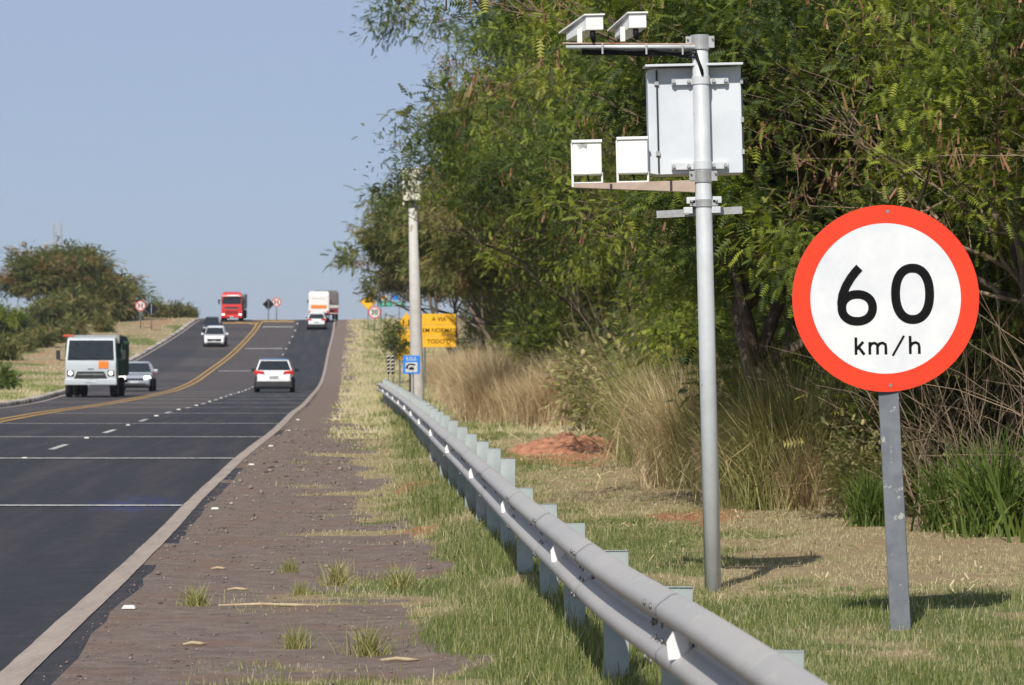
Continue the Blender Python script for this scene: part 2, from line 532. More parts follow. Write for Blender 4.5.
def road_material():
    m = bpy.data.materials.new('asphalt')
    m.use_nodes = True
    nt = m.node_tree
    b = nt.nodes['Principled BSDF']
    uv = nd(nt, 'ShaderNodeUVMap', uv_map='UVMap').outputs[0]
    sx = nd(nt, 'ShaderNodeSeparateXYZ'); nt.links.new(uv, sx.inputs[0])
    u, v = sx.outputs[0], sx.outputs[1]
    geo = nd(nt, 'ShaderNodeNewGeometry'); P = geo.outputs['Position']
    def st(sock, a, c):
        mr = nd(nt, 'ShaderNodeMapRange'); mr.interpolation_type = 'SMOOTHSTEP'
        mr.inputs['From Min'].default_value = a; mr.inputs['From Max'].default_value = c
        nt.links.new(sock, mr.inputs['Value']); return mr.outputs[0]
    mp = nd(nt, 'ShaderNodeMapping'); mp.inputs['Scale'].default_value = (1.6, 0.06, 1)
    nt.links.new(uv, mp.inputs['Vector'])
    ns = noise(nt, mp.outputs[0], 1.0, 5, 0.65)
    fine = noise(nt, P, 60.0, 4, 0.8)
    dark = ramp(nt, fine, [(0.3, (0.021, 0.022, 0.028)), (0.7, (0.040, 0.041, 0.050))])
    worn = ramp(nt, fine, [(0.3, (0.060, 0.052, 0.052)), (0.7, (0.098, 0.086, 0.084))])
    # older, paler asphalt in the inner lane and on the far carriageway
    inner = math_n(nt, 'MULTIPLY', math_n(nt, 'SUBTRACT', 1.0, st(u, -3.9, -3.4)), st(v, 70, 120))
    inner = math_n(nt, 'MULTIPLY', inner, math_n(nt, 'ADD', 0.55, math_n(nt, 'MULTIPLY', ns, 0.7)), True)
    opp = math_n(nt, 'MULTIPLY', math_n(nt, 'SUBTRACT', 1.0, st(u, -11.4, -10.6)), 0.55)
    f = math_n(nt, 'SUBTRACT', inner, opp, True)
    tr = ramp(nt, ns, [(0.45, (0, 0, 0)), (0.72, (0.5, 0.5, 0.5))])
    f = math_n(nt, 'MAXIMUM', f, tr)
    c = mixc(nt, f, dark, worn)
    # squares of newer surfacing across the far lanes
    bands = nd(nt, 'ShaderNodeTexNoise'); bands.noise_dimensions = '1D'; bands.inputs['Scale'].default_value = 0.055
    bands.inputs['Detail'].default_value = 1.0
    nt.links.new(v, bands.inputs['W'])
    bb = ramp(nt, bands.outputs['Fac'], [(0.50, (0, 0, 0)), (0.52, (0.5, 0.5, 0.5))])
    bb = math_n(nt, 'MULTIPLY', bb, math_n(nt, 'SUBTRACT', 1.0, st(u, -7.8, -7.4)))
    c = mixc(nt, bb, c, dark)
    c = mixc(nt, 1.0, c, ramp(nt, noise(nt, P, 3.0, 8, 0.8), [(0.35, (0.72, 0.72, 0.74)), (0.65, (1.3, 1.28, 1.25))]), 'MULTIPLY')
    # a faint spill of blue paint
    def blob(cu, cv, ru, rv):
        a = math_n(nt, 'DIVIDE', math_n(nt, 'SUBTRACT', u, cu), ru); a = math_n(nt, 'MULTIPLY', a, a)
        e = math_n(nt, 'DIVIDE', math_n(nt, 'SUBTRACT', v, cv), rv); e = math_n(nt, 'MULTIPLY', e, e)
        return math_n(nt, 'SUBTRACT', 1.0, math_n(nt, 'ADD', a, e), True)
    bmk = ramp(nt, noise(nt, P, 7, 6, 0.8), [(0.50, (0, 0, 0)), (0.62, (0.8, 0.8, 0.8))])
    bl = math_n(nt, 'MULTIPLY', blob(-0.75, 44.0, 0.75, 2.6), bmk)
    c = mixc(nt, bl, c, (0.02, 0.07, 0.35))
    nt.links.new(c, b.inputs['Base Color'])
    b.inputs['Roughness'].default_value = 0.82
    b.inputs['Specular IOR Level'].default_value = 0.22
    bn = nd(nt, 'ShaderNodeBump'); bn.inputs['Strength'].default_value = 0.35; bn.inputs['Distance'].default_value = 0.01
    nt.links.new(fine, bn.inputs['Height']); nt.links.new(bn.outputs[0], b.inputs['Normal'])
    return m

def paint_material(name, col, worn, thr=0.42, sc=14):
    m = bpy.data.materials.new(name)
    m.use_nodes = True
    nt = m.node_tree
    b = nt.nodes['Principled BSDF']
    geo = nd(nt, 'ShaderNodeNewGeometry'); P = geo.outputs['Position']
    n = noise(nt, P, sc, 7, 0.75)
    mp = nd(nt, 'ShaderNodeMapping'); mp.inputs['Scale'].default_value = (9, 0.8, 1); nt.links.new(P, mp.inputs['Vector'])
    n2 = noise(nt, mp.outputs[0], 1.0, 5, 0.7)
    a = math_n(nt, 'ADD', math_n(nt, 'MULTIPLY', n, 0.6), math_n(nt, 'MULTIPLY', n2, 0.4))
    c = ramp(nt, a, [(thr - 0.10, worn), (thr, tuple(x * 0.5 + y * 0.5 for x, y in zip(col, worn))), (thr + 0.12, col)])
    nt.links.new(c, b.inputs['Base Color']); b.inputs['Roughness'].default_value = 0.75
    b.inputs['Specular IOR Level'].default_value = 0.25
    return m

asph = road_material()
road = strip('road', lambda d: -WL(d), lambda d: 0.20 + .16 * (fnoise(d, d * 0, 1.3, 17, 3) - .4), -60, 1500, 0.0, asph, 1.0, 30)
tag(road, kind='structure')
white_p = paint_material('worn_white_paint', (0.55, 0.55, 0.53), (0.17, 0.165, 0.16), 0.45)
edge_p = paint_material('dusty_white_paint', (0.37, 0.31, 0.265), (0.21, 0.175, 0.15), 0.46, 30)
yel_p = paint_material('worn_yellow_paint', (0.50, 0.30, 0.07), (0.16, 0.11, 0.06), 0.44)
o = strip('road_edge_line', -0.095, 0.085, -60, 420, 0.008, edge_p, 0.3, 3, ragged=0.02, seed=3); tag(o, kind='structure')
o = strip('road_far_edge_line', lambda d: -WL(d) + 0.12, lambda d: -WL(d) + 0.27, 90, 420, 0.008, edge_p, 1.0, 2, seed=4); tag(o, kind='structure')
def join_strips(name, items, m, lift=0.008):
    V = []; F = []; UV = []; b = 0
    for u0, u1, d0, d1 in items:
        n = max(2, int((d1 - d0) / 1.0) + 2); d = np.linspace(d0, d1, n)
        a = u0(d) if callable(u0) else np.full(n, u0); c = u1(d) if callable(u1) else np.full(n, u1)
        nu = max(2, int(abs(c[0] - a[0]) / 0.6) + 1)
        t = np.linspace(0, 1, nu); Us = a[:, None] * (1 - t) + c[:, None] * t; Ds = np.repeat(d[:, None], nu, 1)
        V.append(np.stack([Us + EDGE(Ds), Ds, ZR(Ds) + lift], -1).reshape(-1, 3))
        ii = np.arange(n * nu).reshape(n, nu) + b; b += n * nu
        F.append(np.stack([ii[:-1, :-1], ii[:-1, 1:], ii[1:, 1:], ii[1:, :-1]], -1).reshape(-1, 4))
    o = np_mesh(name, np.concatenate(V), np.concatenate(F), m)
    return tag(o, kind='structure')
join_strips('road_centre_lines', [(lambda d: -YEL(d) - 0.26, lambda d: -YEL(d) - 0.11, 60, 345),
                                  (lambda d: -YEL(d) + 0.11, lambda d: -YEL(d) + 0.26, 60, 345),
                                  # the lines fork round a painted island on the crest
                                  (lambda d: -YEL(d) - 0.2 - (d - 338) * 0.32, lambda d: -YEL(d) + 0.1 - (d - 338) * 0.32, 338, 352),
                                  (lambda d: -YEL(d) + 0.1, lambda d: -YEL(d) + 3.3, 344, 347),
                                  (lambda d: -YEL(d) - 3.8, lambda d: -YEL(d) - 0.3, 341, 343),
                                  (lambda d: -YEL(d) - 1.6, lambda d: -YEL(d) + 3.0, 350, 354)], yel_p)
dashes = []
k = 0
d = 28.6
while d < 350:
    dashes.append((-3.66, -3.54, d - 1.5, d + 1.5)); d += 12.0
join_strips('road_lane_dashes', dashes, white_p)
bars = [(-7.0, -0.1, dd - 0.14, dd + 0.14) for dd in (43.4, 58.6, 71.5, 84.5, 99, 113)]
bars += [(-6.9, -0.1, dd - 0.2, dd + 0.2) for dd in (127, 139, 150, 160, 170)]
bars += [(lambda d: -YEL(d) + 0.6, -3.9, dd - 0.5, dd + 0.5) for dd in (243, 293, 335)]
join_strips('road_speed_bars', bars, white_p, 0.012)

# road studs
stud_m = mat('stud_white', (0.72, 0.70, 0.64), 0.5, amt=0.3, scale=30)
def stud_mesh():
    mb = MB(); mb.box(0, 0, 0.011, 0.10, 0.11, 0.022, tx=0.7, ty=0.55); return mb
stud0 = None
def put_stud(u, d, label, size=1.0):
    global stud0
    if stud0 is None:
        stud0 = stud_mesh().build('road_stud', stud_m, bevel=0.004); s = stud0
    else:
        s = stud0.copy(); COL.objects.link(s)
    s.location = (u + float(EDGE(d)), d, float(ZR(d)) + 0.004); s.scale = (size, size, size)
    tag(s, label, 'road stud', 'road studs')
for u_, d_ in ((0.30, 24.3), (0.34, 42.5), (0.30, 56), (0.3, 65), (0.3, 77), (0.3, 89)):
    put_stud(u_, d_, 'small pale stud on the brown shoulder outside the edge line', 1.0)
d = 34.6
while d < 260:
    put_stud(-3.6, d, 'small white stud between the dashes of the lane line', 1.0 if d < 90 else 1.3); d += 12.0

# kerb along the far carriageway
kerb_m = mat('kerb_concrete', (0.50, 0.45, 0.40), 0.9, col2=(0.14, 0.11, 0.09), scale=0.9, bump=0.4, lo=0.42, hi=0.55)
n = 330; dk = np.linspace(70, 400, n)
prof = [(0.0, -0.04), (-0.02, 0.13), (-0.06, 0.15), (-0.38, 0.15), (-0.42, 0.0)]
V = np.zeros((n, 5, 3))
for j, (a, z) in enumerate(prof):
    V[:, j, 0] = EDGE(dk) - WL(dk) + a; V[:, j, 1] = dk; V[:, j, 2] = ZR(dk) + z
ii = np.arange(n * 5).reshape(n, 5)
o = np_mesh('kerb', V.reshape(-1, 3), np.stack([ii[:-1, :-1], ii[:-1, 1:], ii[1:, 1:], ii[1:, :-1]], -1).reshape(-1, 4), kerb_m)
tag(o, kind='structure')

# ------------------------------------------------------------------ guardrail
RX = spline([4, 7, 10.1, 12.5, 15.4, 20, 26, 36.6, 49, 80, 121], [1.12, 0.97, 0.82, 0.69, 0.505, 0.30, 0.045, -0.42, -1.02, -2.46, -4.60])
RZ = spline([4, 15, 26, 36, 49, 80, 110, 116, 121], [-0.855, -0.862, -0.885, -0.86, -0.765, -0.63, -0.46, -0.43, -0.44])
galv = mat('weathered_galvanised', (0.44, 0.42, 0.395), 0.55, 0.15, col2=(0.38, 0.37, 0.365), scale=0.8, bump=0.05, spots=(7, 0.60, (0.46, 0.44, 0.40)))
postm = mat('pale_galvanised_post', (0.42, 0.47, 0.47), 0.6, 0.15, col2=(0.27, 0.30, 0.30), scale=3.0)
boltm = mat('bolt_steel', (0.28, 0.28, 0.28), 0.45, 0.7)
refl_m = mat('white_reflector', (0.82, 0.82, 0.80), 0.35, amt=0.08)
gr = thing('guardrail', 'long grey steel guardrail running along the grass verge', 'guardrail', (float(RX(10)), 10, gz(float(RX(10)), 10)))
G0 = Vector(gr.location)
prof = [(-0.012, -0.004), (0.0, 0.0), (0.022, -0.003), (0.068, -0.036), (0.082, -0.052), (0.083, -0.086), (0.070, -0.100), (0.014, -0.140),
        (0.0, -0.150), (0.0, -0.160), (0.014, -0.170), (0.070, -0.210), (0.083, -0.224), (0.082, -0.258), (0.068, -0.274), (0.022, -0.307), (0.0, -0.310), (-0.012, -0.306)]
dr = np.arange(4, 121.01, 0.5)
wig = (fnoise(dr, dr * 0, 14, 91, 2) - 0.5) * 0.03
vs = []; npf = len(prof)
for side, th in ((0, 0.0), (1, 0.004)):
    for i, d in enumerate(dr):
        for a, z in prof:
            vs.append((float(RX(d)) + wig[i] - a + th - G0.x, d - G0.y, float(RZ(d)) + z - th * 0.0 - G0.z))
nn = len(dr); F = []
for s in (0, 1):
    base = s * nn * npf
    for i in range(nn - 1):
        for j in range(npf - 1):
            q = (base + i * npf + j, base + i * npf + j + 1, base + (i + 1) * npf + j + 1, base + (i + 1) * npf + j)
            F.append(q if s else q[::-1])
np_mesh('rail_beam', np.array(vs), np.array(F), galv, gr, smooth=True)
# overlapping beam ends, each a thin sleeve
for d0 in (9.6, 13.6, 17.6, 21.6, 25.6, 31.6, 37.6, 43.6):
    vs = []
    for d in (d0 - 0.16, d0 + 0.16):
        for a, z in prof:
            vs.append((float(RX(d)) + float(np.interp(d, dr, wig)) - a * 1.01 - 0.0015 - G0.x, d - G0.y, float(RZ(d)) + 0.0015 + z * 1.008 - G0.z))
    sp_ = MB().add(vs, [(j, j + 1, npf + j + 1, npf + j) for j in range(npf - 1)]).build('splice_plate', galv, gr, smooth=True, fix=False)
    for dd in (-.11, .11):
        for zz in (-.05, -.125, -.185, -.262):
            aa = float(np.interp(-zz, [-p[1] for p in prof], [p[0] for p in prof]))
            MB().lathe([(0.001, 0), (0.013, 0), (0.012, 0.008), (0.001, 0.012)], 8, 'X').build('bolt', MATS['bolt_steel'], sp_, smooth=True,
                loc=(float(RX(d0 + dd)) - aa - 0.010 - G0.x, d0 + dd - G0.y, float(RZ(d0)) + zz - G0.z)).rotation_euler = (0, 0, math.pi)
bl = MB()
def post(h, below, w=0.125):
    mb = MB()
    mb.box(0, 0, (h - below) / 2, w, 0.006, h + below)
    mb.box(-w / 2 + 0.003, 0.028, (h - below) / 2, 0.006, 0.05, h + below)
    mb.box(w / 2 - 0.003, 0.028, (h - below) / 2, 0.006, 0.05, h + below)
    mb.box(0, 0.0275, h - 0.002, w, 0.061, 0.006)
    return mb
pm = {}
for i in range(36):
    d = 4.7 + 3.15 * i
    if d > 117: break
    x = float(RX(d)) + 0.09; zt = float(RZ(d)) + (0.13 if d > 27 else -0.02)
    zb = gz(x, d)
    key = d > 27
    if key not in pm:
        q = post(0.0, 0.95 if key else 0.8).build('post', postm, gr); pm[key] = q
    else:
        q = pm[key].copy(); COL.objects.link(q)
    q.parent = gr; q.location = (x + random.uniform(-.01, .01) - G0.x, d - G0.y, zt + random.uniform(-.008, .008) - G0.z)
    q.rotation_euler = (random.uniform(-.015, .015), random.uniform(-.02, .02), random.uniform(-.08, .08))
    if d < 60:
        b_ = MB(); b_.lathe([(0.0001, 0), (0.016, 0), (0.016, 0.01), (0.0001, 0.016)], 10, 'X'); 
        ob = b_.build('bolt', boltm, gr, smooth=True)
        ob.location = (float(RX(d)) - 0.008 - G0.x, d - G0.y, float(RZ(d)) - 0.155 - G0.z); ob.rotation_euler = (0, 0, math.pi)
rm = None
for d in (7, 12.9, 19.7, 26.8, 34.7, 43, 51, 59.5, 68, 76, 84, 92, 100, 108):
    if rm is None:
        mb = MB(); mb.add([(0, 0, -0.035), (-0.055, 0, -0.045), (-0.06, 0, 0.01), (-0.045, 0, 0.042), (0, 0, 0.042),
                           (0, 0.004, -0.035), (-0.055, 0.004, -0.045), (-0.06, 0.004, 0.01), (-0.045, 0.004, 0.042), (0, 0.004, 0.042)],
                          [(0, 1, 2, 3, 4), (9, 8, 7, 6, 5), (0, 5, 6, 1), (1, 6, 7, 2), (2, 7, 8, 3), (3, 8, 9, 4), (4, 9, 5, 0)])
        mb.box(-0.004, 0.03, 0, 0.006, 0.06, 0.05)
        rm = mb.build('reflector', refl_m, gr); q = rm
    else:
        q = rm.copy(); COL.objects.link(q); q.parent = gr
    q.location = (float(RX(d)) - 0.004 - G0.x, d - G0.y, float(RZ(d)) - 0.155 - G0.z); q.scale = (1.55, 1.15, 1.2)

# ------------------------------------------------------------------ speed camera pole
RPY = 24.1
s_ = RPY / FOC
rpx = at_px(713, RPY)
rz0 = gz(rpx, RPY)
print('radar base', rz0, 'wanted', (HOR - 588) * s_)
LEAN = -0.0236
root = thing('speed_camera_pole', 'tall white pole carrying traffic cameras and a big equipment cabinet', 'camera pole', (rpx, RPY, rz0 - 0.02), (0, LEAN, 0))
def L(px, py):
    lx = (px - 713) * s_; lz = (588 - py) * s_ + ((HOR - 588) * s_ - rz0) + 0.02
    return lx - LEAN * lz * 1.0, lz + LEAN * lx * 0
white_steel = mat('pole_white', (0.62, 0.64, 0.66), 0.5, 0.1, col2=(0.52, 0.54, 0.56), scale=5, spots=(11, 0.68, (0.36, 0.34, 0.32)))
cab_m = mat('cabinet_paint', (0.62, 0.65, 0.69), 0.45, 0.0, col2=(0.54, 0.57, 0.61), scale=2.5)
cab_w = mat('camera_white', (0.80, 0.80, 0.78), 0.4, 0.0, col2=(0.70, 0.70, 0.68), scale=6)
cab_st = mat('flash_box_white', (0.80, 0.80, 0.79), 0.45, 0.0, col2=(0.74, 0.74, 0.73), scale=9, spots=(12, 0.66, (0.52, 0.51, 0.50)))
clamp_m = mat('clamp_galvanised', (0.50, 0.50, 0.50), 0.45, 0.5, col2=(0.36, 0.36, 0.36), scale=12)
rust_m = mat('rusty_steel', (0.36, 0.13, 0.06), 0.8, 0.0, col2=(0.50, 0.42, 0.36), scale=7)
beige_m = mat('faded_arm_paint', (0.46, 0.36, 0.29), 0.7, 0.0, col2=(0.36, 0.27, 0.21), scale=8)
cable_m = mat('black_cable', (0.014, 0.014, 0.016), 0.6, spec=.2)
dark_m = mat('dark_gap', (0.03, 0.03, 0.035), 0.7)  # near-black colour of the arm bands, door seal, side flange and mounting bracket
topx, topz = L(700, 36)
MB().lathe([(0.001, -0.3), (0.0585, -0.3), (0.0575, topz * 0.5), (0.056, topz - 0.012), (0.05, topz), (0.001, topz + 0.004)], 28).build('pole', white_steel, root, smooth=True)
# collars
for nm, py, hh, rr in (('collar', 42, 0.10, 0.066), ('collar', 176, 0.085, 0.064), ('collar', 203, 0.05, 0.064)):
    _, z = L(700, py)
    c = MB().lathe([(0.055, z - hh / 2), (rr, z - hh / 2), (rr, z + hh / 2), (0.055, z + hh / 2)], 24).build(nm, clamp_m, root, smooth=False)
    for sx in (-1, 1):
        b_ = MB(); b_.box(sx * (rr + 0.012), -0.02, z, 0.04, 0.02, hh * 0.8); b_.tube([(sx * (rr + 0.02), -0.05, z + hh * .25), (sx * (rr + 0.02), 0.03, z + hh * .25)], 0.007, 8)
        b_.build('clamp_bolt', clamp_m, c)
# upper arm with cable bundle
ax0, az0 = L(566, 45); ax1, az1 = L(695, 49)
arm = MB().tube([(ax0, -0.02, az0 + 0.012), (ax1, -0.045, az1 + 0.012)], 0.017, 12).build('camera_arm', white_steel, root, smooth=True)
MB().box((ax0 + ax1) / 2, -0.03, (az0 + az1) / 2 + 0.034, ax1 - ax0 + .05, 0.035, 0.008, ry=-(az1 - az0) / (ax1 - ax0)).build('rusty_strap', rust_m, arm)
for sgn, off in ((1, 0.0), (-1, 0.012), (1, -0.014)):
    pts = []
    for t in np.linspace(0.12, 1.0, 14):
        pts.append((ax0 + (ax1 - ax0) * t, -0.055 + off, az0 + (az1 - az0) * t - 0.022 - 0.022 * abs(math.sin(t * 9 + off * 200)) * t - off))
    pts += [(ax1 + 0.02, -0.075, az1 - 0.09), (ax1 + 0.045, -0.066, az1 - 0.17 - off)]
    MB().tube(pts, 0.0095, 8).build('cable', cable_m, arm, smooth=True)
for t in (0.28, 0.62, 0.9):
    x = ax0 + (ax1 - ax0) * t
    MB().box(x, -0.045, az0 + (az1 - az0) * t - 0.005, 0.012, 0.075, 0.075).build('cable_tie', clamp_m, arm)
# two camera housings, noses turned away to the left
def housing(pl, pr, pt, pb):
    xr, zt = L(pr, pt); xl, zb = L(pr - 17, pb); xn, zn = L(pl, pt + 9)
    H = zt - zb; W = xr - xl
    # back plate corners (near, facing the viewer), nose corners (further along -x and +y)
    nx = xn + 0.03; ny = 0.22
    y0 = -0.09
    nose_w = W * 0.8; nz_t = zt - 0.085; nz_b = zb - 0.058
    A = [(xl, y0, zb + 0.004), (xr, y0, zb + 0.004), (xr, y0, zt - .01), (xl, y0, zt - .01)]
    B = [(nx, ny, nz_b + .02), (nx + nose_w, ny + .09, nz_b + .02), (nx + nose_w, ny + .09, nz_t - .012), (nx, ny, nz_t - .012)]
    mb = MB(); mb.add(A + B, [(0, 1, 2, 3), (7, 6, 5, 4), (0, 4, 5, 1), (1, 5, 6, 2), (2, 6, 7, 3), (3, 7, 4, 0)])
    o = mb.build('camera_housing', cab_w, root, bevel=0.006)
    C = [(xl - .012, y0 - .015, zt - .012), (xr + .01, y0 - .015, zt - .012), (nx + nose_w + .0, ny + .14, nz_t - .004), (nx - .05, ny + .05, nz_t - .012)]
    C += [(p[0], p[1], p[2] + .010) for p in C]
    hb = MB(); hb.add(C, [(3, 2, 1, 0), (4, 5, 6, 7), (0, 1, 5, 4), (1, 2, 6, 5), (2, 3, 7, 6), (3, 0, 4, 7)])
    hb.build('sun_hood', cab_w, o)
    MB().lathe([(0.001, 0), (0.035, 0), (0.035, 0.006), (0.001, 0.007)], 16, 'Y').build('lens', cable_m, o, loc=(nx + nose_w / 2, ny + .046, (nz_t + nz_b) / 2))
    MB().box(xl - 0.045, -0.02, zb - 0.03, 0.034, 0.05, 0.10).build('camera_foot', cab_w, o)
    MB().tube([(xl + .045, -0.05, zb + 0.02), (xl + .045, -0.055, zb - 0.03), (xl + .05, -0.05, zb - 0.075)], [0.017, 0.022, 0.012], 10).build('cable_gland', cable_m, o, smooth=True)
housing(562, 603, 12, 29)
housing(611, 646, 11, 28)
# lower arm and the two flash boxes
bx0, bz0 = L(574, 183); bx1, bz1 = L(695, 186)
mb = MB()
hw = 0.03
mb.add([(bx0, -hw, bz0 - .012), (bx0, hw, bz0 - .012), (bx0, hw, bz0 + .014), (bx0, -hw, bz0 + .014),
        (bx1, -hw, bz1 - .042), (bx1, hw, bz1 - .042), (bx1, hw, bz1 + .042), (bx1, -hw, bz1 + .042)],
       [(0, 1, 2, 3), (7, 6, 5, 4), (0, 4, 5, 1), (1, 5, 6, 2), (2, 6, 7, 3), (3, 7, 4, 0)])
arm2 = mb.build('flash_arm', beige_m, root, bevel=0.003)
for px in (611, 671):
    x, z = L(px, 185); MB().box(x, -0.001, z, 0.016, 0.066, 0.03 + 0.045 * (px - 574) / 121).build('arm_band', dark_m, arm2)
for pl, pr, pt, pb in ((572, 602, 138, 172), (617, 648, 136, 172)):
    xl, zt = L(pl, pt); xr, zb = L(pr, pb)
    f = MB().box((xl + xr) / 2, 0.03, (zt + zb) / 2, xr - xl, 0.13, zt - zb).build('flash_box', cab_st, root, bevel=0.008)
    if pl == 572:
        MB().plate([(xl + .03, zt - .025), (xl + .05, zt - .06), (xl + .075, zt - .045), (xl + .10, zt - .055), (xl + .105, zt - .02), (xl + .06, zt - .012)], -0.0365, .001).build('weather_stain', mat('stain_grey', (.22, .22, .22), .8, col2=(.5, .5, .5), scale=30), f)
    b_ = MB()
    b_.box(xl - 0.002, 0.0, (zt + bz0) / 2 - .01, 0.014, 0.03, zt - bz0 - .01); b_.box(xr + 0.000, 0.0, zb - 0.02, 0.012, 0.03, 0.07)
    b_.box((xl + xr) / 2, 0.0, bz0 + 0.022, xr - xl, 0.04, 0.008)
    b_.build('bracket', cab_st, f)
    MB().box((xl + xr) / 2, -0.036, zt - .004, xr - xl + .01, 0.02, 0.02).build('lid_lip', cab_st, f, bevel=0.003)
# equipment cabinet behind the pole
xl, zt = L(657, 66); xr, zb = L(744, 173)
cxm = (xl + xr) / 2
cab = MB().box(cxm, 0.23, (zt + zb) / 2, xr - xl, 0.30, zt - zb).build('cabinet', cab_m, root, bevel=0.006)
mb = MB()
P = [(xl - .065, 0.07, zb + .012), (xl - .002, 0.075, zb), (xl - .002, 0.075, zt), (xl - .065, 0.07, zt - .012)]
P += [(p[0], 0.36, p[2]) for p in P]
mb.add(P, [(0, 1, 2, 3), (7, 6, 5, 4), (0, 4, 5, 1), (1, 5, 6, 2), (2, 6, 7, 3), (3, 7, 4, 0)])
dr_ = mb.build('cabinet_door', cab_m, cab, bevel=0.003)
MB().box(xl - .000, 0.076, (zt + zb) / 2, 0.012, 0.016, zt - zb - .03).build('door_seal', dark_m, dr_)
x2, z2 = L(648, 62)
MB().box((x2 + xr) / 2 - .005, 0.19, zt + 0.022, xr - x2 + .03, 0.46, 0.016, rx=0.05).build('rain_roof', cab_m, cab, bevel=0.002)
MB().box(xr + 0.006, 0.12, (zt + zb) / 2, 0.012, 0.05, zt - zb - .02).build('side_flange', dark_m, cab)
for pz in (0.2, 0.86):
    MB().box(xl - 0.003, 0.066, zb + (zt - zb) * pz, 0.03, 0.012, 0.03).build('hinge', clamp_m, cab)
for pz in (0.2, 0.5, 0.86):
    MB().box(xr + 0.003, 0.07, zb + (zt - zb) * pz, 0.02, 0.012, 0.035).build('latch', clamp_m, cab)
for py in (80, 165):
    _, z = L(700, py)
    xa, _ = L(672, py); xb, _ = L(729, py)
    st_ = MB(); st_.box((xa + xb) / 2, 0.062, z, xb - xa, 0.03, 0.05)
    so = st_.build('strap', white_steel, cab, bevel=0.002)
    MB().lathe([(0.0565, z - .028), (0.0625, z - .028), (0.0625, z + .028), (0.0565, z + .028)], 24).build('saddle', white_steel, so)
    b_ = MB()
    for px in (674, 689, 714, 726):
        x, _ = L(px, py); b_.lathe([(0.001, -.02), (0.013, -.02), (0.013, 0.01), (0.001, .01)], 10, 'Y', (x, 0.045, z))
    b_.build('bolt', clamp_m, so)
for pl, pr, pt, pb in ((572, 602, 138, 172), (617, 648, 136, 172)):
    xl_, _ = L(pl, pt); xr_, zb_ = L(pr, pb)
    MB().tube([((xl_ + xr_) / 2, 0.05, zb_ + .01), ((xl_ + xr_) / 2 + .01, 0.04, zb_ - .04), ((xl_ + xr_) / 2 + .05, 0.03, zb_ - .055), ((xl_ + xr_) / 2 + .10, 0.0, zb_ - .085)], .007, 6).build('cable', cable_m, arm2, smooth=True)
# bracket below the cabinet
xa, za = L(657, 213); xb, zb2 = L(743, 210)
bk = MB(); bk.box((xa + xb) / 2, 0.07, (za + zb2) / 2, xb - xa, 0.006, 0.05, ry=-.03); bk.box((xa + xb) / 2, 0.10, (za + zb2) / 2 + .022, xb - xa, 0.06, 0.006, ry=-.03)
bk.build('cross_bracket', clamp_m, root)
for px, py in ((691, 200), (717, 200), (688, 210), (716, 210)):
    x, z = L(px, py); 
    q = MB().box(x, -0.005, z, 0.062, 0.05, 0.045).build('clamp', white_steel, root, bevel=0.003)

# ------------------------------------------------------------------ 60 km/h sign
SY = 20.2; ss = SY / FOC
spx = at_px(902, SY); sz0 = gz(spx, SY)
print('sign base', sz0, 'wanted', (HOR - 630) * ss)
sg = thing('speed_limit_sign', 'big round white and red 60 km/h speed limit sign on a grey post', 'speed limit sign', (spx, SY, sz0), (0, R(-2.9), 0))
grey_post = mat('grey_post_paint', (0.17, 0.185, 0.21), 0.65, 0, col2=(0.12, 0.13, 0.15), scale=9, spots=(13, 0.60, (0.34, 0.34, 0.33)))
sign_w = mat('sheeting_white', (0.76, 0.76, 0.77), 0.34, 0, col2=(0.62, 0.64, 0.68), scale=3.2, bump=.12, bscale=220, spots=(2.0, .62, (.80, .78, .74)))
sign_r = mat('sheeting_red', (0.80, 0.050, 0.012), 0.38, 0, col2=(0.68, 0.040, 0.012), scale=4, bump=.12, bscale=220)
sign_k = mat('sign_black', (0.006, 0.006, 0.007), 0.7, spec=0.12)
alu = mat('sign_back_aluminium', (0.35, 0.36, 0.37), 0.5, 0.6)
zc = (630 - 298) * ss + ((HOR - 630) * ss - sz0); rd = 93.5 * ss
pw = 0.118
MB().box(0, 0.075, (zc + 0.3) / 2 - 0.15, pw, pw, zc + 0.6, rz=R(-7)).build('post', grey_post, sg, bevel=0.006)
cxs = 0.0 + (886 - 902) * ss + zc * math.tan(R(2.9)) - 0.002
disc = MB().lathe([(0.001, 0), (rd - .002, 0), (rd, 0.001), (rd, 0.003), (0.001, 0.003)], 96, 'Y').build('plate', alu, sg, loc=(cxs, 0, zc))
disc.rotation_euler = (0, R(2.0), 0)
def ring(r0, r1, y, m, name, parent, n=96, seg=None):
    mb = MB(); vs = []; fs = []
    for k in range(n):
        a = 2 * math.pi * k / n
        vs += [(r0 * math.cos(a), y, r0 * math.sin(a)), (r1 * math.cos(a), y, r1 * math.sin(a))]
    for k in range(n):
        j = (k + 1) % n
        fs.append((2 * k, 2 * k + 1, 2 * j + 1, 2 * j) if r0 > 0 else (2 * k, 2 * k + 1, 2 * j + 1))
    mb.add(vs, fs)
    return mb.build(name, m, parent, fix=False)
ring(rd * 0.805, rd, -0.0015, sign_r, 'red_border', disc)
mb = MB(); mb.add([(rd * 0.805 * math.cos(2 * math.pi * k / 96), -0.0012, rd * 0.805 * math.sin(2 * math.pi * k / 96)) for k in range(96)], [tuple(range(96))])
mb.build('white_face', sign_w, disc, fix=False)
q = ss / 3.114          # one pixel of the 3.114x enlargement
def zpt(x, y): return ((x - 329) * q, (338 - y) * q)
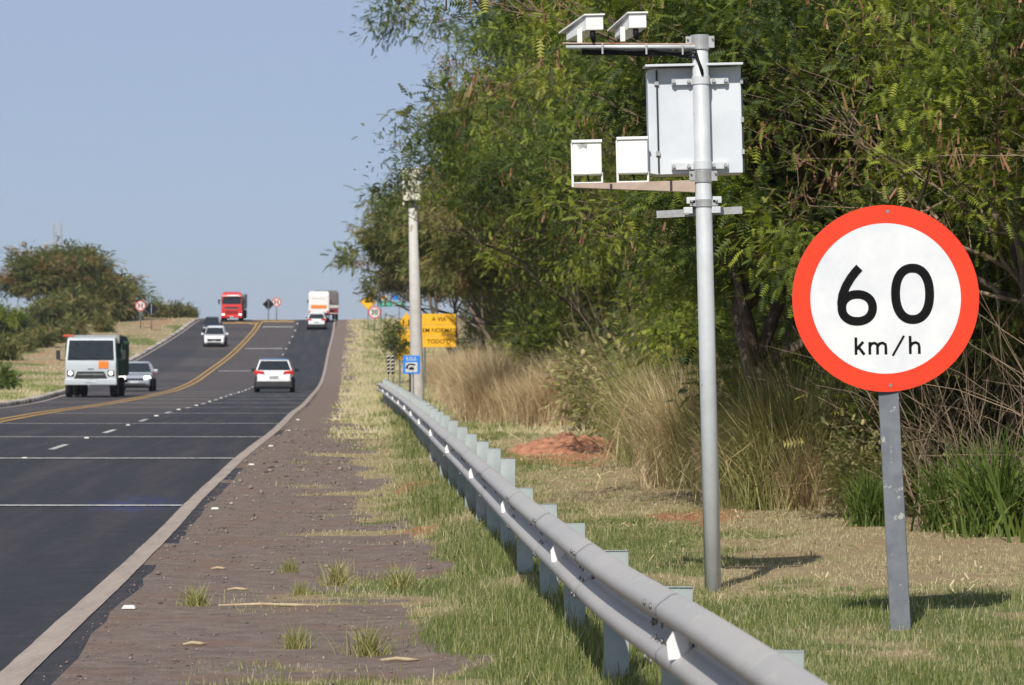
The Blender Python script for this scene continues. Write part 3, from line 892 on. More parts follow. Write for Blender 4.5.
def ell(cx, cy, rx, ry, n=56, p=2.0, a0=0, a1=2 * math.pi):
    out = []
    for k in range(n):
        a = a0 + (a1 - a0) * k / (n if abs(a1 - a0) > 6.28 else n - 1)
        c, s = math.cos(a), math.sin(a)
        out.append(zpt(cx + rx * math.copysign(abs(c) ** (2 / p), c), cy - ry * math.copysign(abs(s) ** (2 / p), s)))
    return out
d6 = MB()
d6.stroke(ell(413, 325, 53, 80, p=2.25), 28 * q, -0.003, closed=True)
d6.build('digit_zero', sign_k, disc, fix=False)
d6 = MB()
d6.stroke(ell(240, 366, 48, 42, p=2.15), 27 * q, -0.003, closed=True)
d6.stroke([zpt(*p) for p in ((193, 372), (191, 350), (195, 325), (206, 298), (222, 272), (238, 252), (249, 241))], 27 * q, -0.0034)
d6.build('digit_six', sign_k, disc, fix=False)
km = MB(); W = 8.6 * q
km.stroke([zpt(234, 458), zpt(234, 512)], W, -0.003); km.stroke([zpt(257, 472), zpt(236, 494)], W, -0.0034); km.stroke([zpt(242, 488), zpt(260, 512)], W, -0.0036)
km.stroke([zpt(277, 473), zpt(277, 512)], W, -0.003); km.stroke([zpt(*p) for p in ((277, 487), (283, 478), (292, 476), (300, 481), (301, 490), (301, 512))], W, -0.0034)
km.stroke([zpt(*p) for p in ((301, 487), (308, 478), (317, 476), (326, 481), (327, 490), (327, 512))], W, -0.0038)
km.stroke([zpt(384, 455), zpt(348, 517)], W * .8, -0.003)
km.stroke([zpt(403, 456), zpt(403, 512)], W, -0.003); km.stroke([zpt(*p) for p in ((403, 488), (410, 479), (420, 476), (429, 481), (431, 490), (431, 512))], W, -0.0034)
km.build('unit_lettering', sign_k, disc, fix=False)
for z_ in (rd * .93, -rd * .93):
    MB().lathe([(0.001, 0), (0.010, 0), (0.012, 0.004), (0.001, 0.004)], 10, 'Y').build('rivet', alu, disc, loc=(0.02, -0.004, z_))
bb_ = MB()
for z_ in (0.16, -0.16):
    bb_.lathe([(0.001, 0), (0.012, 0), (0.012, 0.004), (0.001, 0.005)], 8, 'Y', (0.0, 0.005, z_)); bb_.box(0.0, 0.012, z_, 0.3, 0.015, 0.03)
bb_.build('rear_brace', alu, disc)

# ------------------------------------------------------------------ concrete pole with radar box
conc = mat('pole_concrete', (0.52, 0.50, 0.47), 0.85, 0, col2=(0.43, 0.41, 0.38), scale=4, bump=0.2)
PY = 120.0; ps = PY / FOC
ppx = at_px(418, PY); pz0 = gz(ppx, PY)
cp = thing('concrete_pole', 'tapering concrete pole with cream box on top beside the tree', 'pole', (ppx, PY, pz0 - 0.1), (0, R(-1.55), 0))
hh = (405 - 208) * ps + .1
MB().lathe([(0.001, -0.5), (0.24, -0.5), (0.235, 0), (0.20, hh * .5), (0.135, hh), (0.001, hh + .01)], 24).build('pole', conc, cp, smooth=True)
cream = mat('cream_box_paint', (0.72, 0.68, 0.55), 0.5, 0, col2=(0.62, 0.58, 0.46), scale=3)
bx = MB().box(-0.02, -0.02, hh + .28 + .52, 0.60, 0.42, 1.08).build('radar_box', cream, cp, bevel=0.02)
MB().box(-0.02, -0.02, hh + .28 + 1.08, 0.68, 0.5, 0.04).build('box_roof', cream, bx, bevel=0.008)
MB().box(-0.31, -0.10, hh + .72, 0.05, 0.10, 1.25).build('side_rail', cream, bx)
nk = MB(); nk.box(0.07, 0, hh + .12, 0.24, 0.22, 0.36); nk.tube([(-.2, 0, hh + .28), (-.22, 0, hh + .05), (-.16, 0, hh - .12), (-0.02, 0, hh - .16), (.06, 0, hh - .05)], 0.04, 8)
nk.build('mounting_bracket', dark_m, cp)
MB().box(0.10, -0.232, hh + .60, 0.06, 0.01, 0.06).build('box_latch', clamp_m, bx)
cb = MB().tube([(-0.15, -0.26, 0.2), (-0.13, -0.24, 1.6)], 0.02, 6).build('conduit', clamp_m, cp)

# ------------------------------------------------------------------ other signs
steel_post = mat('sign_post_steel', (0.20, 0.21, 0.22), 0.6, 0.3)
blk_post = mat('black_post', (0.03, 0.03, 0.035), 0.6)
sy = mat('sheeting_yellow', (0.85, 0.46, 0.012), 0.45, 0, col2=(0.78, 0.40, 0.010), scale=2)
sb = mat('sheeting_blue', (0.02, 0.22, 0.72), 0.4, 0, amt=.1)
sgn = mat('sheeting_green', (0.01, 0.26, 0.16), 0.45, 0, amt=.1)
sdk = mat('sheeting_black', (0.010, 0.011, 0.014), 0.8, spec=.1)
pale = mat('faded_white', (0.70, 0.70, 0.68), 0.5)
pink = mat('faded_red', (0.62, 0.06, 0.05), 0.5)

def place(px, py_c, dist):
    """foot on the ground under a sign, and the height of the sign's middle above it"""
    x = at_px(px, dist); z0 = gz(x, dist)
    return x, z0, (HOR - py_c) * dist / FOC - z0

def round_sign(px, py, dist, diam, label, mark, name='round_sign', lean=0.0):
    x, z0, zc = place(px, py, dist)
    t = thing(name, label, 'traffic sign', (x, dist, z0), (0, lean, 0))
    MB().tube([(0, 0.05, -0.3), (0, 0.05, zc + diam * .4)], 0.045, 8).build('post', steel_post, t, smooth=True)
    r = diam / 2
    p = MB().lathe([(0.001, 0), (r, 0), (r, 0.01), (0.001, 0.01)], 40, 'Y').build('plate', alu, t, loc=(0, -0.015, zc))
    ring(r * .80, r, -0.004, pink, 'red_border', p, 40)
    mb = MB(); mb.add([(r * .80 * math.cos(2 * math.pi * k / 40), -0.003, r * .80 * math.sin(2 * math.pi * k / 40)) for k in range(40)], [tuple(range(40))]); mb.build('white_face', pale, p, fix=False)
    if mark == '30':
        text_part('30', diam * .58, sign_k, p, (0, -0.012, 0), bold=0.012)
    else:                                   # crossed-out overtaking arrows
        a = MB()
        for sx in (-.16, .16):
            a.stroke([(sx * diam, -.24 * diam), (sx * diam, .16 * diam)], .09 * diam, -0.008)
            a.plate([((sx - .10) * diam, .12 * diam), (sx * diam, .26 * diam), ((sx + .10) * diam, .12 * diam)], -0.010, .002)
        a.build('arrows', sign_k, p)
        MB().stroke([(-.29 * diam, .29 * diam), (.29 * diam, -.29 * diam)], .09 * diam, -0.013).build('red_slash', pink, p)
    return t

def diamond_sign(px, py, dist, w, face, label, mark, border=None):
    x, z0, zc = place(px, py, dist)
    t = thing('diamond_sign', label, 'traffic sign', (x, dist, z0))
    MB().tube([(0, 0.05, -0.3), (0, 0.05, zc + w * .5)], 0.045, 8).build('post', steel_post, t, smooth=True)
    h = w * .707
    p = MB().plate([(0, -h), (h, 0), (0, h), (-h, 0)], -0.01, 0.012).build('plate', face, t, loc=(0, -0.01, zc))
    e = h * .90
    MB().stroke([(0, -e), (e, 0), (0, e), (-e, 0)], (.03 if mark == 'hump' else .008) * w, -0.014, closed=True).build('border', border or sign_k, p)
    if mark == 'hump':
        mb = MB(); mb.plate([(-.42 * w, -.04 * w), (-.25 * w, 0), (-.1 * w, .11 * w), (.1 * w, .11 * w), (.25 * w, 0), (.42 * w, -.04 * w)][::-1], -0.018, .003); mb.build('hump_symbol', sign_k, p)
    elif mark == 'lane':
        mb = MB()
        for z_ in (-.42, -.16, .10, .36):
            mb.stroke([(0, (z_ - .09) * w), (0, (z_ + .09) * w)], .05 * w, -0.018)
        mb.build('lane_symbol', pale, p)
    return t

round_sign(374.5, 312.5, 322, 1.15, 'round 30 speed sign with red rim on the far right verge', '30')
diamond_sign(368, 302, 327, 1.05, sy, 'yellow diamond speed hump sign above the round 30 sign', 'hump')
round_sign(140.5, 305.8, 330, 1.0, 'round white no-overtaking sign beside the spreading tree', 'x')
diamond_sign(151.3, 309, 326, 1.0, sdk, 'black diamond sign between the spreading tree and the road', 'lane', pale)
round_sign(276.5, 302.2, 352, 0.95, 'round white no-overtaking sign on the painted crest island', 'x')
diamond_sign(268.4, 304.3, 351, 0.85, sdk, 'black diamond sign on the painted crest island', 'lane', pale)
# green direction sign with small plates above
x, z0, zc = place(386, 304, 345)
t = thing('direction_sign', 'long green direction sign half hidden by leaves beyond the diamond', 'traffic sign', (x, 345, z0))
for sx in (-.5, 1.3):
    MB().tube([(sx, .05, -.3), (sx, .05, zc + .3)], 0.05, 8).build('post', steel_post, t)
gp = MB().box(.0, 0, zc, 1.25, .02, .55).build('green_panel', sgn, t, bevel=.01)
text_part('SAIDA 2', .22, pale, gp, (0, -.014, zc), bold=.004)
gp = MB().box(1.45, 0, zc, .95, .02, .45).build('green_panel', sgn, t, bevel=.01)
text_part('CENTRO', .18, pale, gp, (1.45, -.014, zc), bold=.004)
bp = MB().box(.95, -.02, zc + .62, .5, .02, .5).build('blue_panel', sb, t, bevel=.01)
yp = MB().box(-.25, -.02, zc + .62, .62, .02, .36).build('yellow_panel', sy, t, bevel=.01)
MB().stroke([(-.4, zc + .62), (-.1, zc + .62)], .08, -.034).build('arrow_symbol', sign_k, yp)

# blue SOS sign
D_ = 117.0
x, z0, zc = place(411.5, 364.7, D_)
t = thing('emergency_phone_sign', 'small blue S.O.S. telephone sign in front of the concrete pole', 'traffic sign', (x, D_, z0))
w = 17 * D_ / FOC; h = 18.5 * D_ / FOC
MB().box(-.05, .05, zc / 2 - .1, .07, .05, zc + .4).build('post', blk_post, t)
MB().tube([(.05, .10, -.2), (.05, .10, zc)], .02, 6).build('stay', clamp_m, t)
p = MB().box(0, 0, zc, w, .02, h).build('plate', sb, t, bevel=.02)
MB().box(0, -.013, zc - h * .14, w * .70, .004, h * .52).build('white_field', pale, p)
text_part('S.O.S.', .155, pale, p, (0, -.014, zc + h * .31), bold=.004)
ph = MB()
ph.stroke([(-.15, zc - h * .12), (-.13, zc - h * .04), (-.05, zc + h * .02), (.05, zc + h * .02), (.13, zc - h * .02)], .055, -.019)
ph.plate([(-.10, zc - h * .28), (.10, zc - h * .28), (.06, zc - h * .12), (-.06, zc - h * .12)], -.019, .002)
ph.plate([(-.19, zc - h * .22), (-.11, zc - h * .22), (-.11, zc - h * .08), (-.19, zc - h * .08)], -.0195, .002)
ph.build('telephone_symbol', sign_k, p)

# yellow boards
D_ = 178.0
s2 = D_ / FOC
x, z0, zc = place(439, 330.5, D_)
t = thing('yellow_message_board', 'wide yellow three-row message board behind the concrete pole', 'traffic sign', (x, D_, z0))
for sx in (-.72, .75):
    MB().tube([(sx, .06, -.3), (sx, .06, zc + .8)], .05, 8).build('post', steel_post, t)
for k, (txt, zz) in enumerate((('A VIA', 11.2), ('EM NORMAS', 0.0), ('TODO O', -11.2))):
    xx = 0.0
    wdt = 34 * s2
    p = MB().box(xx, 0, zc + zz * s2, wdt, .02, 10.9 * s2).build('board_panel', sy, t, bevel=.01)
    text_part(txt, .30, sign_k, p, (xx, -.014, zc + zz * s2), bold=.002)
x, z0, zc = place(405.5, 343, D_ + 3)
t = thing('yellow_hump_board', 'tall yellow speed hump board with distance plate left of the pole', 'traffic sign', (x, D_ + 3, z0))
for sx in (-.3, .35):
    MB().tube([(sx, .06, -.3), (sx, .06, zc + .8)], .05, 8).build('post', steel_post, t)
p = MB().box(.08, 0, zc + 1.0 * s2, 19 * s2, .02, 26 * s2).build('board_panel', sy, t, bevel=.01)
MB().plate([(-.28, zc - .10), (-.1, zc - .06), (.0, zc + .08), (.22, zc + .08), (.32, zc - .06), (.45, zc - .10)][::-1], -.016, .003).build('hump_symbol', sign_k, p)
p = MB().box(.08, 0, zc - 13.6 * s2 - .06, 19 * s2, .02, 5 * s2).build('distance_plate', sy, t, bevel=.01)
text_part('A 400 m', .20, sign_k, p, (.08, -.014, zc - 13.6 * s2 - .06))
p = MB().plate([(-.5, zc + 16 * s2), (.62, zc + 16 * s2), (.05, zc + 31 * s2)], -.01, .02).build('top_plate', sy, t)
a = MB()
a.stroke([(-.1, zc + 17.5 * s2), (-.1, zc + 24 * s2)], .06, -.016); a.stroke([(.17, zc + 17.5 * s2), (.17, zc + 24 * s2)], .06, -.016)
a.build('arrows', sign_k, p)
# striped marker near the end of the rail
D_ = 150.0
x, z0, zc = place(390.5, 364.5, D_)
t = thing('striped_marker', 'narrow black and white striped marker pair past the rail end', 'marker', (x, D_, z0))
for sx in (-.085, .085):
    MB().box(sx, .03, (zc - .3) / 2, .03, .03, zc + .3).build('stake', blk_post, t)
    p = MB().box(sx, 0, zc, .11, .02, .80).build('striped_panel', sdk, t)
    for k in range(5):
        st = MB()
        zz = zc - .32 + k * .16
        st.plate([(sx - .055, zz), (sx + .055, zz + .04), (sx + .055, zz + .085), (sx - .055, zz + .045)], -.014, .003)
        st.build('white_stripe', pale, p)

# ------------------------------------------------------------------ power line far off
pyl_m = mat('pylon_steel', (0.50, 0.52, 0.55), 0.7)
PD = 1150.0
X0 = at_px(57, PD)
zb_ = gz(X0, PD)
py_top = (HOR - 222) * PD / FOC
t = thing('power_pylon', 'pale lattice power pylon rising behind the spreading tree', 'pylon', (X0, PD, zb_))
mb = MB(); H = py_top - zb_
def wd(z): return 1.6 * (1 - z / H) + 1.2
zs = [H * (k / 11) for k in range(12)]
for a in range(len(zs) - 1):
    w0, w1 = wd(zs[a]), wd(zs[a + 1])
    C0 = [(-w0, -w0), (w0, -w0), (w0, w0), (-w0, w0)]; C1 = [(-w1, -w1), (w1, -w1), (w1, w1), (-w1, w1)]
    for k in range(4):
        j = (k + 1) % 4
        mb.tube([(*C0[k], zs[a]), (*C1[k], zs[a + 1])], .14, 4); mb.tube([(*C0[k], zs[a]), (*C1[j], zs[a + 1])], .08, 4)
        mb.tube([(*C0[j], zs[a]), (*C1[k], zs[a + 1])], .08, 4)
mb.build('lattice_mast', pyl_m, t)
for zz, ln in ((H - 7, 5.6), (H - 14, 5.0)):
    mb = MB(); mb.tube([(-ln, 0, zz), (ln, 0, zz)], .16, 4); mb.tube([(-ln, 0, zz), (0, 0, zz - 1.5)], .1, 4); mb.tube([(ln, 0, zz), (0, 0, zz - 1.5)], .1, 4)
    mb.tube([(ln, 0, zz), (ln, 0, zz - 3)], .12, 4); mb.tube([(-ln, 0, zz), (-ln, 0, zz - 3)], .12, 4)
    mb.build('cross_arm', pyl_m, t)
for k, (zz, off) in enumerate(((H - 8.5, 6.2), (H - 8.5, -6.2), (H - 15, 5.2), (H - 15, -5.2))):
    pts = []
    for q_ in np.linspace(0, 1, 16):
        pts.append((X0 + off - 300 * q_, PD - 240 * q_, zb_ + zz - 26 * 4 * q_ * (1 - q_) * .5 + 18 * q_))
    o = MB().tube(pts, .055, 4).build('power_line', cable_m)
    tag(o, 'thin power line sagging left from the far pylon', 'power line', 'wires of the far pylon')
print('setting done')
#PART2
# ------------------------------------------------------------------ vehicles
rubber = mat('tyre_rubber', (0.02, 0.02, 0.022), 0.85)
rimm = mat('wheel_alloy', (0.45, 0.46, 0.47), 0.4, 0.6)
glass = mat('dark_glass', (0.018, 0.024, 0.03), 0.06, spec=0.6)
trimk = mat('black_trim', (0.022, 0.022, 0.025), 0.6)
plate_m = mat('plate_white', (0.62, 0.64, 0.68), 0.5)
plate_g = mat('plate_grey', (0.40, 0.41, 0.43), 0.5)
lampw = mat('headlamp_glass', (0.62, 0.64, 0.62), 0.15)
lampon = mat('headlamp_lit', (0.9, 0.88, 0.8), 0.3, emit=((1.0, 0.95, 0.82), 2.2))
lampr = mat('tail_lamp_red', (0.75, 0.03, 0.03), 0.25)
undersh = mat('underside', (0.012, 0.012, 0.013), 0.9)

def paint(name, col, met=0.0):
    return mat(name, col, 0.28, met, coat=0.5, amt=0.06, scale=3)

def on_road(o, X, Y, toward):
    """stand a vehicle on the road; toward: it drives towards the viewer"""
    z = float(ZR(Y)); e = 0.5
    f = Vector((float(EDGE(Y + e) - EDGE(Y - e)), 2 * e, float(ZR(Y + e) - ZR(Y - e)))).normalized()
    if toward: f = -f
    side = f.cross(Vector((0, 0, 1))).normalized(); up = side.cross(f)
    M = Matrix((side, f, up)).transposed()
    o.rotation_euler = M.to_euler(); o.location = (X, Y, z + 0.01)

def wheel(parent, x, y, r, w):
    s = 1 if x > 0 else -1
    t = MB().lathe([(r * .62, -w / 2), (r * .9, -w / 2), (r, -w * .32), (r, w * .32), (r * .9, w / 2), (r * .62, w / 2)], 26, 'X').build('wheel', rubber, parent, smooth=True, loc=(x, y, r))
    m = MB().lathe([(0.001, s * w * .30), (r * .15, s * w * .36), (r * .2, s * w * .28), (r * .60, s * w * .30), (r * .64, s * w * .44), (r * .64, -s * w * .3), (0.001, -s * w * .3)], 20, 'X')
    for k in range(5):
        a = k * 2 * math.pi / 5
        m.box(s * w * .33, math.cos(a) * r * .38, math.sin(a) * r * .38, w * .1, r * .5, r * .13, rx=a)
    m.build('rim', rimm, t)
    return t

def quad_on(P, inset, off, m, name, parent):
    """a pane lying just proud of a four-cornered face, P ordered round the face"""
    P = [Vector(p) for p in P]; c = sum(P, Vector()) / 4
    n = (P[1] - P[0]).cross(P[3] - P[0]).normalized()
    if n.dot(c - Vector((0, 0, 0.8))) < 0: n = -n
    Q = [p + (c - p).normalized() * inset + n * off for p in P]; B = [q - n * (off + .01) for q in Q]
    return MB().add(Q + B, [(0, 1, 2, 3), (7, 6, 5, 4), (0, 1, 5, 4), (1, 2, 6, 5), (2, 3, 7, 6), (3, 0, 4, 7)]).build(name, m, parent)

def car(name, label, body, W=1.78, Lh=4.2, H=1.55, belt=0.95, hood=0.92, roofc=None, hatch=True, lights=False, wr=0.33, group=None, grille=(.5, .10), plate=plate_m):
    """x across, +y forward, origin on the ground under the middle"""
    t = thing(name, label, 'car', group=group)
    h = Lh / 2; w = W / 2
    lower = [(-h, .42), (-h + .03, .30), (-h + .25, .20), (h - .28, .20), (h - .04, .30), (h, .48), (h - .03, .66), (h - .22, hood - .08),
             (h - 1.05, hood + .06), (-h + .30, belt + .05), (-h + .05, belt - .02), (-h - .02, .66)]
    def ins(y, z):
        e = max(0, abs(y) - (h - .45)) / .45
        return 0.02 + 0.14 * e * e + (0.05 if z < .25 else 0) + (0.045 if z > .85 else 0)
    b = MB().prism(lower, -w, w, ins).build('body', body, t, bevel=0.085, seg=3)
    gy0 = -h + (.12 if hatch else .65); gy1 = h - 1.12; ry0 = gy0 + (.30 if hatch else .45); ry1 = gy1 - .80
    gw = w - .075; rw = w - .27; zb = belt; zt = H
    C = [(-gw, gy0, zb), (gw, gy0, zb), (gw, gy1, zb - .02), (-gw, gy1, zb - .02), (-rw, ry0, zt - .03), (rw, ry0, zt - .03), (rw, ry1, zt - .03), (-rw, ry1, zt - .03)]
    MB().add(C, [(3, 2, 1, 0), (4, 5, 6, 7), (0, 1, 5, 4), (1, 2, 6, 5), (2, 3, 7, 6), (3, 0, 4, 7)]).build('cabin', body, t, bevel=.05, seg=3)
    rf = MB().box(0, (ry0 + ry1) / 2, zt - .012, rw * 2 + .02, ry1 - ry0 + .10, .05, tx=.86, ty=.93).build('roof', roofc or body, t, bevel=.02)
    def lerp(a, c, f): return tuple(a[i] + (c[i] - a[i]) * f for i in range(3))
    def pane(i, j, k, l, nm, lo=.06, hi=.92, ins_=.07):
        P = [lerp(C[i], C[l], lo), lerp(C[j], C[k], lo), lerp(C[j], C[k], hi), lerp(C[i], C[l], hi)]
        quad_on(P, ins_, .012, glass, nm, t)
    pane(0, 1, 5, 4, 'rear_window'); pane(2, 3, 7, 6, 'windscreen', .04, .94, .05); pane(1, 2, 6, 5, 'side_window', .08, .88, .1); pane(3, 0, 4, 7, 'side_window', .08, .88, .1)
    for sx in (-1, 1):
        for yy in (h - .82, -h + .78):
            wheel(t, sx * (w - .105), yy, wr, .205)
            MB().lathe([(.001, 0), (wr + .07, 0), (wr + .07, .03), (.001, .03)], 24, 'X').build('wheel_arch', trimk, t, loc=(sx * (w - .045) - (0.03 if sx > 0 else 0.0), yy, wr + .01))
        m = MB().box(sx * (w + .09), h - 1.42, belt + .08, .24, .10, .16, tx=.9).build('mirror', trimk if roofc else body, t, bevel=.03)
        MB().box(sx * (w + .07), h - 1.475, belt + .08, .16, .01, .10).build('mirror_glass', glass, m)
    # front
    fy = h
    MB().box(0, fy - .05, .60, W * grille[0], .14, grille[1]).build('grille', trimk, t, bevel=.02)
    MB().box(0, fy - .01, .34, W * .62, .10, .13).build('air_intake', trimk, t, bevel=.02)
    MB().box(0, fy + .025, .47, .40, .02, .12).build('number_plate', plate, t)
    for sx in (-1, 1):
        MB().box(sx * w * .70, fy - .14, .69, .36, .20, .13, rz=-sx * .35, tx=.85).build('headlight', lampon if lights else lampw, t, bevel=.025)
    # rear
    MB().box(0, -h + .05, .40, W * .95, .18, .30, ty=.8, tx=.88).build('rear_bumper', trimk, t, bevel=.04)
    MB().box(0, -h - .02, .72, .42, .03, .13).build('rear_plate', plate_g, t)
    for sx in (-1, 1):
        MB().add([(sx * w * .99, -h + .10, .84), (sx * w * .45, -h - .04, .90), (sx * w * .50, -h - .04, 1.0), (sx * w * .96, -h + .08, 1.06),
                  (sx * w * .96, -h + .4, .84), (sx * w * .45, -h + .05, .90), (sx * w * .50, -h + .05, 1.0), (sx * w * .95, -h + .4, 1.06)],
                 [(0, 1, 2, 3), (7, 6, 5, 4), (0, 4, 5, 1), (1, 5, 6, 2), (2, 6, 7, 3), (3, 7, 4, 0)]).build('tail_light', lampr, t, bevel=.01)
    MB().box(0, 0, .23, W - .3, Lh - .5, .12).build('underbody', undersh, t)
    return t

wpaint = paint('white_car_paint', (0.78, 0.79, 0.80)); bluero = paint('blue_tinted_roof', (0.10, 0.20, 0.42), .2)
silver = paint('silver_car_paint', (0.42, 0.46, 0.52), .35); darkp = paint('dark_blue_paint', (0.025, 0.035, 0.06), .3)
blackm = trimk

c = car('hatchback_car', 'white crossover with red tail lights driving away in the right lane', wpaint, 1.90, 4.3, 1.60, 1.0, .98, roofc=bluero, wr=.35)
on_road(c, at_px(271.8, 166), 166 + 2.1, False)
c = car('hatchback_car', 'white oncoming car with black grille on the hill', wpaint, 1.90, 4.4, 1.66, .98, .98, wr=.35, grille=(.62, .22))
on_road(c, at_px(213.2, 296), 298, True)
c = car('hatchback_car', 'dark blue car behind the white oncoming car', darkp, 1.82, 4.4, 1.62, 1.0, .95)
on_road(c, at_px(210, 320), 322, True); c.scale = (.9, .9, .95)
c = car('sedan_car', 'silver sedan with lit headlights behind the white truck', silver, 1.74, 4.2, 1.45, .92, .85, hatch=False, lights=True, wr=.31)
on_road(c, at_px(133.2, 172) - .02, 174, True)
c = car('hatchback_car', 'white car following the box truck over the crest', wpaint, 1.84, 4.2, 1.58, .98, .95)
on_road(c, at_px(315.6, 330), 332, False)

def truck_wheels(t, ys, xw, r=.48):
    for yy, dual in ys:
        for sx in (-1, 1):
            wheel(t, sx * xw, yy, r, .27)
            if dual: wheel(t, sx * (xw - .30), yy, r, .27)

# white light truck with lit lamps, dark tarpaulin body
twhite = paint('truck_white', (0.48, 0.52, 0.55)); tarp = mat('dark_tarpaulin', (0.022, 0.028, 0.024), 0.8, col2=(0.012, 0.014, 0.012), scale=1.5)
green_m = mat('green_board', (0.02, 0.12, 0.06), 0.6); orange = mat('orange_placard', (0.85, 0.22, 0.02), 0.5, amt=.1); redl = mat('red_beacon', (0.5, 0.08, 0.03), .4)
t = thing('cab_over_truck', 'white truck with orange placard and lit headlights, dark tarpaulin body', 'truck')
w = 1.02
fr = 2.9
prof = [(fr, .55), (fr + .06, .62), (fr + .07, 1.25), (fr + .02, 1.52), (fr - .26, 2.36), (fr - .42, 2.44), (fr - 1.55, 2.46), (fr - 1.6, .60)]
cb = MB().prism(prof, -w, w, lambda y, z: .02 + (.06 if z > 1.6 else 0)).build('cab', twhite, t, bevel=.05, seg=3)
quad_on([(-w + .07, fr + .035, 1.49), (w - .07, fr + .035, 1.49), (w - .12, fr - .25, 2.33), (-w + .12, fr - .25, 2.33)], .04, .012, glass, 'windscreen', t)
for sx in (-1, 1):
    quad_on([(sx * (w - .05), fr - .15, 1.56), (sx * (w - .05), fr - 1.0, 1.56), (sx * (w - .07), fr - 1.0, 2.25), (sx * (w - .07), fr - .42, 2.25)], .05, .03, glass, 'side_window', t)
    MB().box(sx * w * .78, fr + .07, .98, .26, .08, .22).build('headlight_bezel', trimk, t, bevel=.02)
    MB().lathe([(.001, 0), (.085, 0), (.075, .03), (.001, .035)], 18, 'Y').build('headlight', lampon, t, loc=(sx * w * .78, fr + .11, .98))
    MB().box(sx * w * .80, fr + .08, .70, .22, .05, .10).build('fog_lamp', lampw, t, bevel=.01)
    m_ = MB(); m_.box(sx * (w + .27), fr - .12, 1.72, .16, .10, .38); m_.tube([(sx * (w - .03), fr - .15, 1.5), (sx * (w + .25), fr - .12, 1.52)], .02, 6); m_.build('mirror', trimk, t, bevel=.01)
MB().box(0, fr + .06, .62, 2 * w + .02, .14, .26).build('bumper', twhite, t, bevel=.04)
MB().prism([(fr + .05, .74), (fr + .10, .74), (fr + .10, 1.05), (fr + .05, 1.05)], -.66, .66, lambda y, z: .14 if z > 1 else 0).build('grille', trimk, t)
MB().box(0, fr + .11, .93, 1.0, .02, .05).build('grille_bar', mat('grille_grey', (.25, .26, .27), .5), t)
MB().box(0, fr + .145, .67, .42, .02, .14).build('number_plate', plate_m, t)
MB().box(0, fr + .09, 1.17, .22, .02, .06).build('badge', rimm, t, bevel=.008)
MB().box(-.50, fr + .085, 1.325, .38, .02, .29).build('hazard_placard', orange, t)
for x_ in (-.32, .42):
    MB().tube([(x_, fr + .06, 1.54), (x_ + .34, fr + .02, 1.66)], .012, 5).build('wiper', trimk, t)
MB().box(.98, fr - 1.2, 2.50, .40, .15, .10).build('beacon', redl, t, bevel=.02)
MB().box(0, fr - 1.45, 2.36, 2.1, .25, .35).build('roof_rack', mat('rack_grey', (.3, .32, .30), .6), t, bevel=.03)
bd = MB().prism([(-3.1, .85), (1.25, .85), (1.25, 2.42), (.8, 2.55), (-2.8, 2.5), (-3.1, 2.35)], -1.14, 1.14, lambda y, z: .06 if z > 2.4 else 0).build('cargo_body', tarp, t, bevel=.06)
MB().box(0, 1.29, 1.5, 2.26, .05, 1.3).build('headboard', green_m, bd)
for k in range(4):
    MB().tube([(-1.16, -2.6 + k, .9), (-1.17, -2.6 + k, 2.3)], .02, 5).build('tarp_strap', mat('strap_green', (.05, .16, .09), .7), bd)
MB().box(0, -.2, .72, 1.0, 5.6, .18).build('chassis', undersh, t)
MB().box(0, -3.2, .62, 2.2, .08, .12).build('rear_bar', trimk, t)
truck_wheels(t, ((fr - .75, False), (-1.9, True)), .90, .40)
on_road(t, at_px(87.3, 145), 145 + 2.95, True); t.scale = (1.05, 1.0, 1.02)

# red tractor with trailer
redp = paint('truck_red', (0.62, 0.025, 0.02))
t = thing('tractor_truck', 'red high-cab articulated truck coming over the crest', 'truck')
w = 1.18; fr = 3.0
prof = [(fr, .45), (fr + .05, .55), (fr + .06, 1.5), (fr - .02, 2.0), (fr - .20, 2.75), (fr - .35, 3.15), (fr - .9, 3.42), (fr - 2.1, 3.45), (fr - 2.2, .7)]
MB().prism(prof, -w, w, lambda y, z: .02 + (.05 if z > 1.9 else 0) + (.12 if z > 3.2 else 0)).build('cab', redp, t, bevel=.07, seg=3)
quad_on([(-w + .08, fr - .01, 2.02), (w - .08, fr - .01, 2.02), (w - .12, fr - .20, 2.74), (-w + .12, fr - .20, 2.74)], .05, .02, glass, 'windscreen', t)
MB().box(0, fr - .18, 2.86, 2.1, .34, .07, rx=-.25).build('sun_visor', trimk, t, bevel=.02)
MB().box(-.15, fr - .30, 3.02, 1.3, .10, .16, rx=.4).build('visor_lettering_band', pale, t)
for sx in (-1, 1):
    MB().box(sx * w * .80, fr + .06, .78, .30, .10, .24).build('headlight', lampon, t, bevel=.03)
    m_ = MB(); m_.box(sx * (w + .24), fr - .25, 2.30, .20, .14, .55); m_.tube([(sx * (w - .03), fr - .3, 2.45), (sx * (w + .24), fr - .25, 2.45)], .03, 6); m_.build('mirror', trimk, t, bevel=.02)
    quad_on([(sx * (w - .05), fr - .25, 2.0), (sx * (w - .05), fr - 1.1, 2.0), (sx * (w - .06), fr - 1.1, 2.65), (sx * (w - .06), fr - .4, 2.65)], .05, .04, glass, 'side_window', t)
MB().box(0, fr + .07, 1.62, 1.5, .04, .20).build('upper_grille', trimk, t, bevel=.02)
MB().box(0, fr + .08, 1.48, 1.5, .03, .05).build('grille_chrome', rimm, t)
for z_ in (1.18, .98):
    MB().box(0, fr + .065, z_, 1.45, .04, .10).build('grille_slot', mat('dark_red', (.12, .01, .01), .5), t)
MB().box(0, fr + .06, .58, 2.36, .16, .32).build('bumper', redp, t, bevel=.05)
MB().box(0, fr + .15, .55, .42, .02, .13).build('number_plate', plate_m, t)
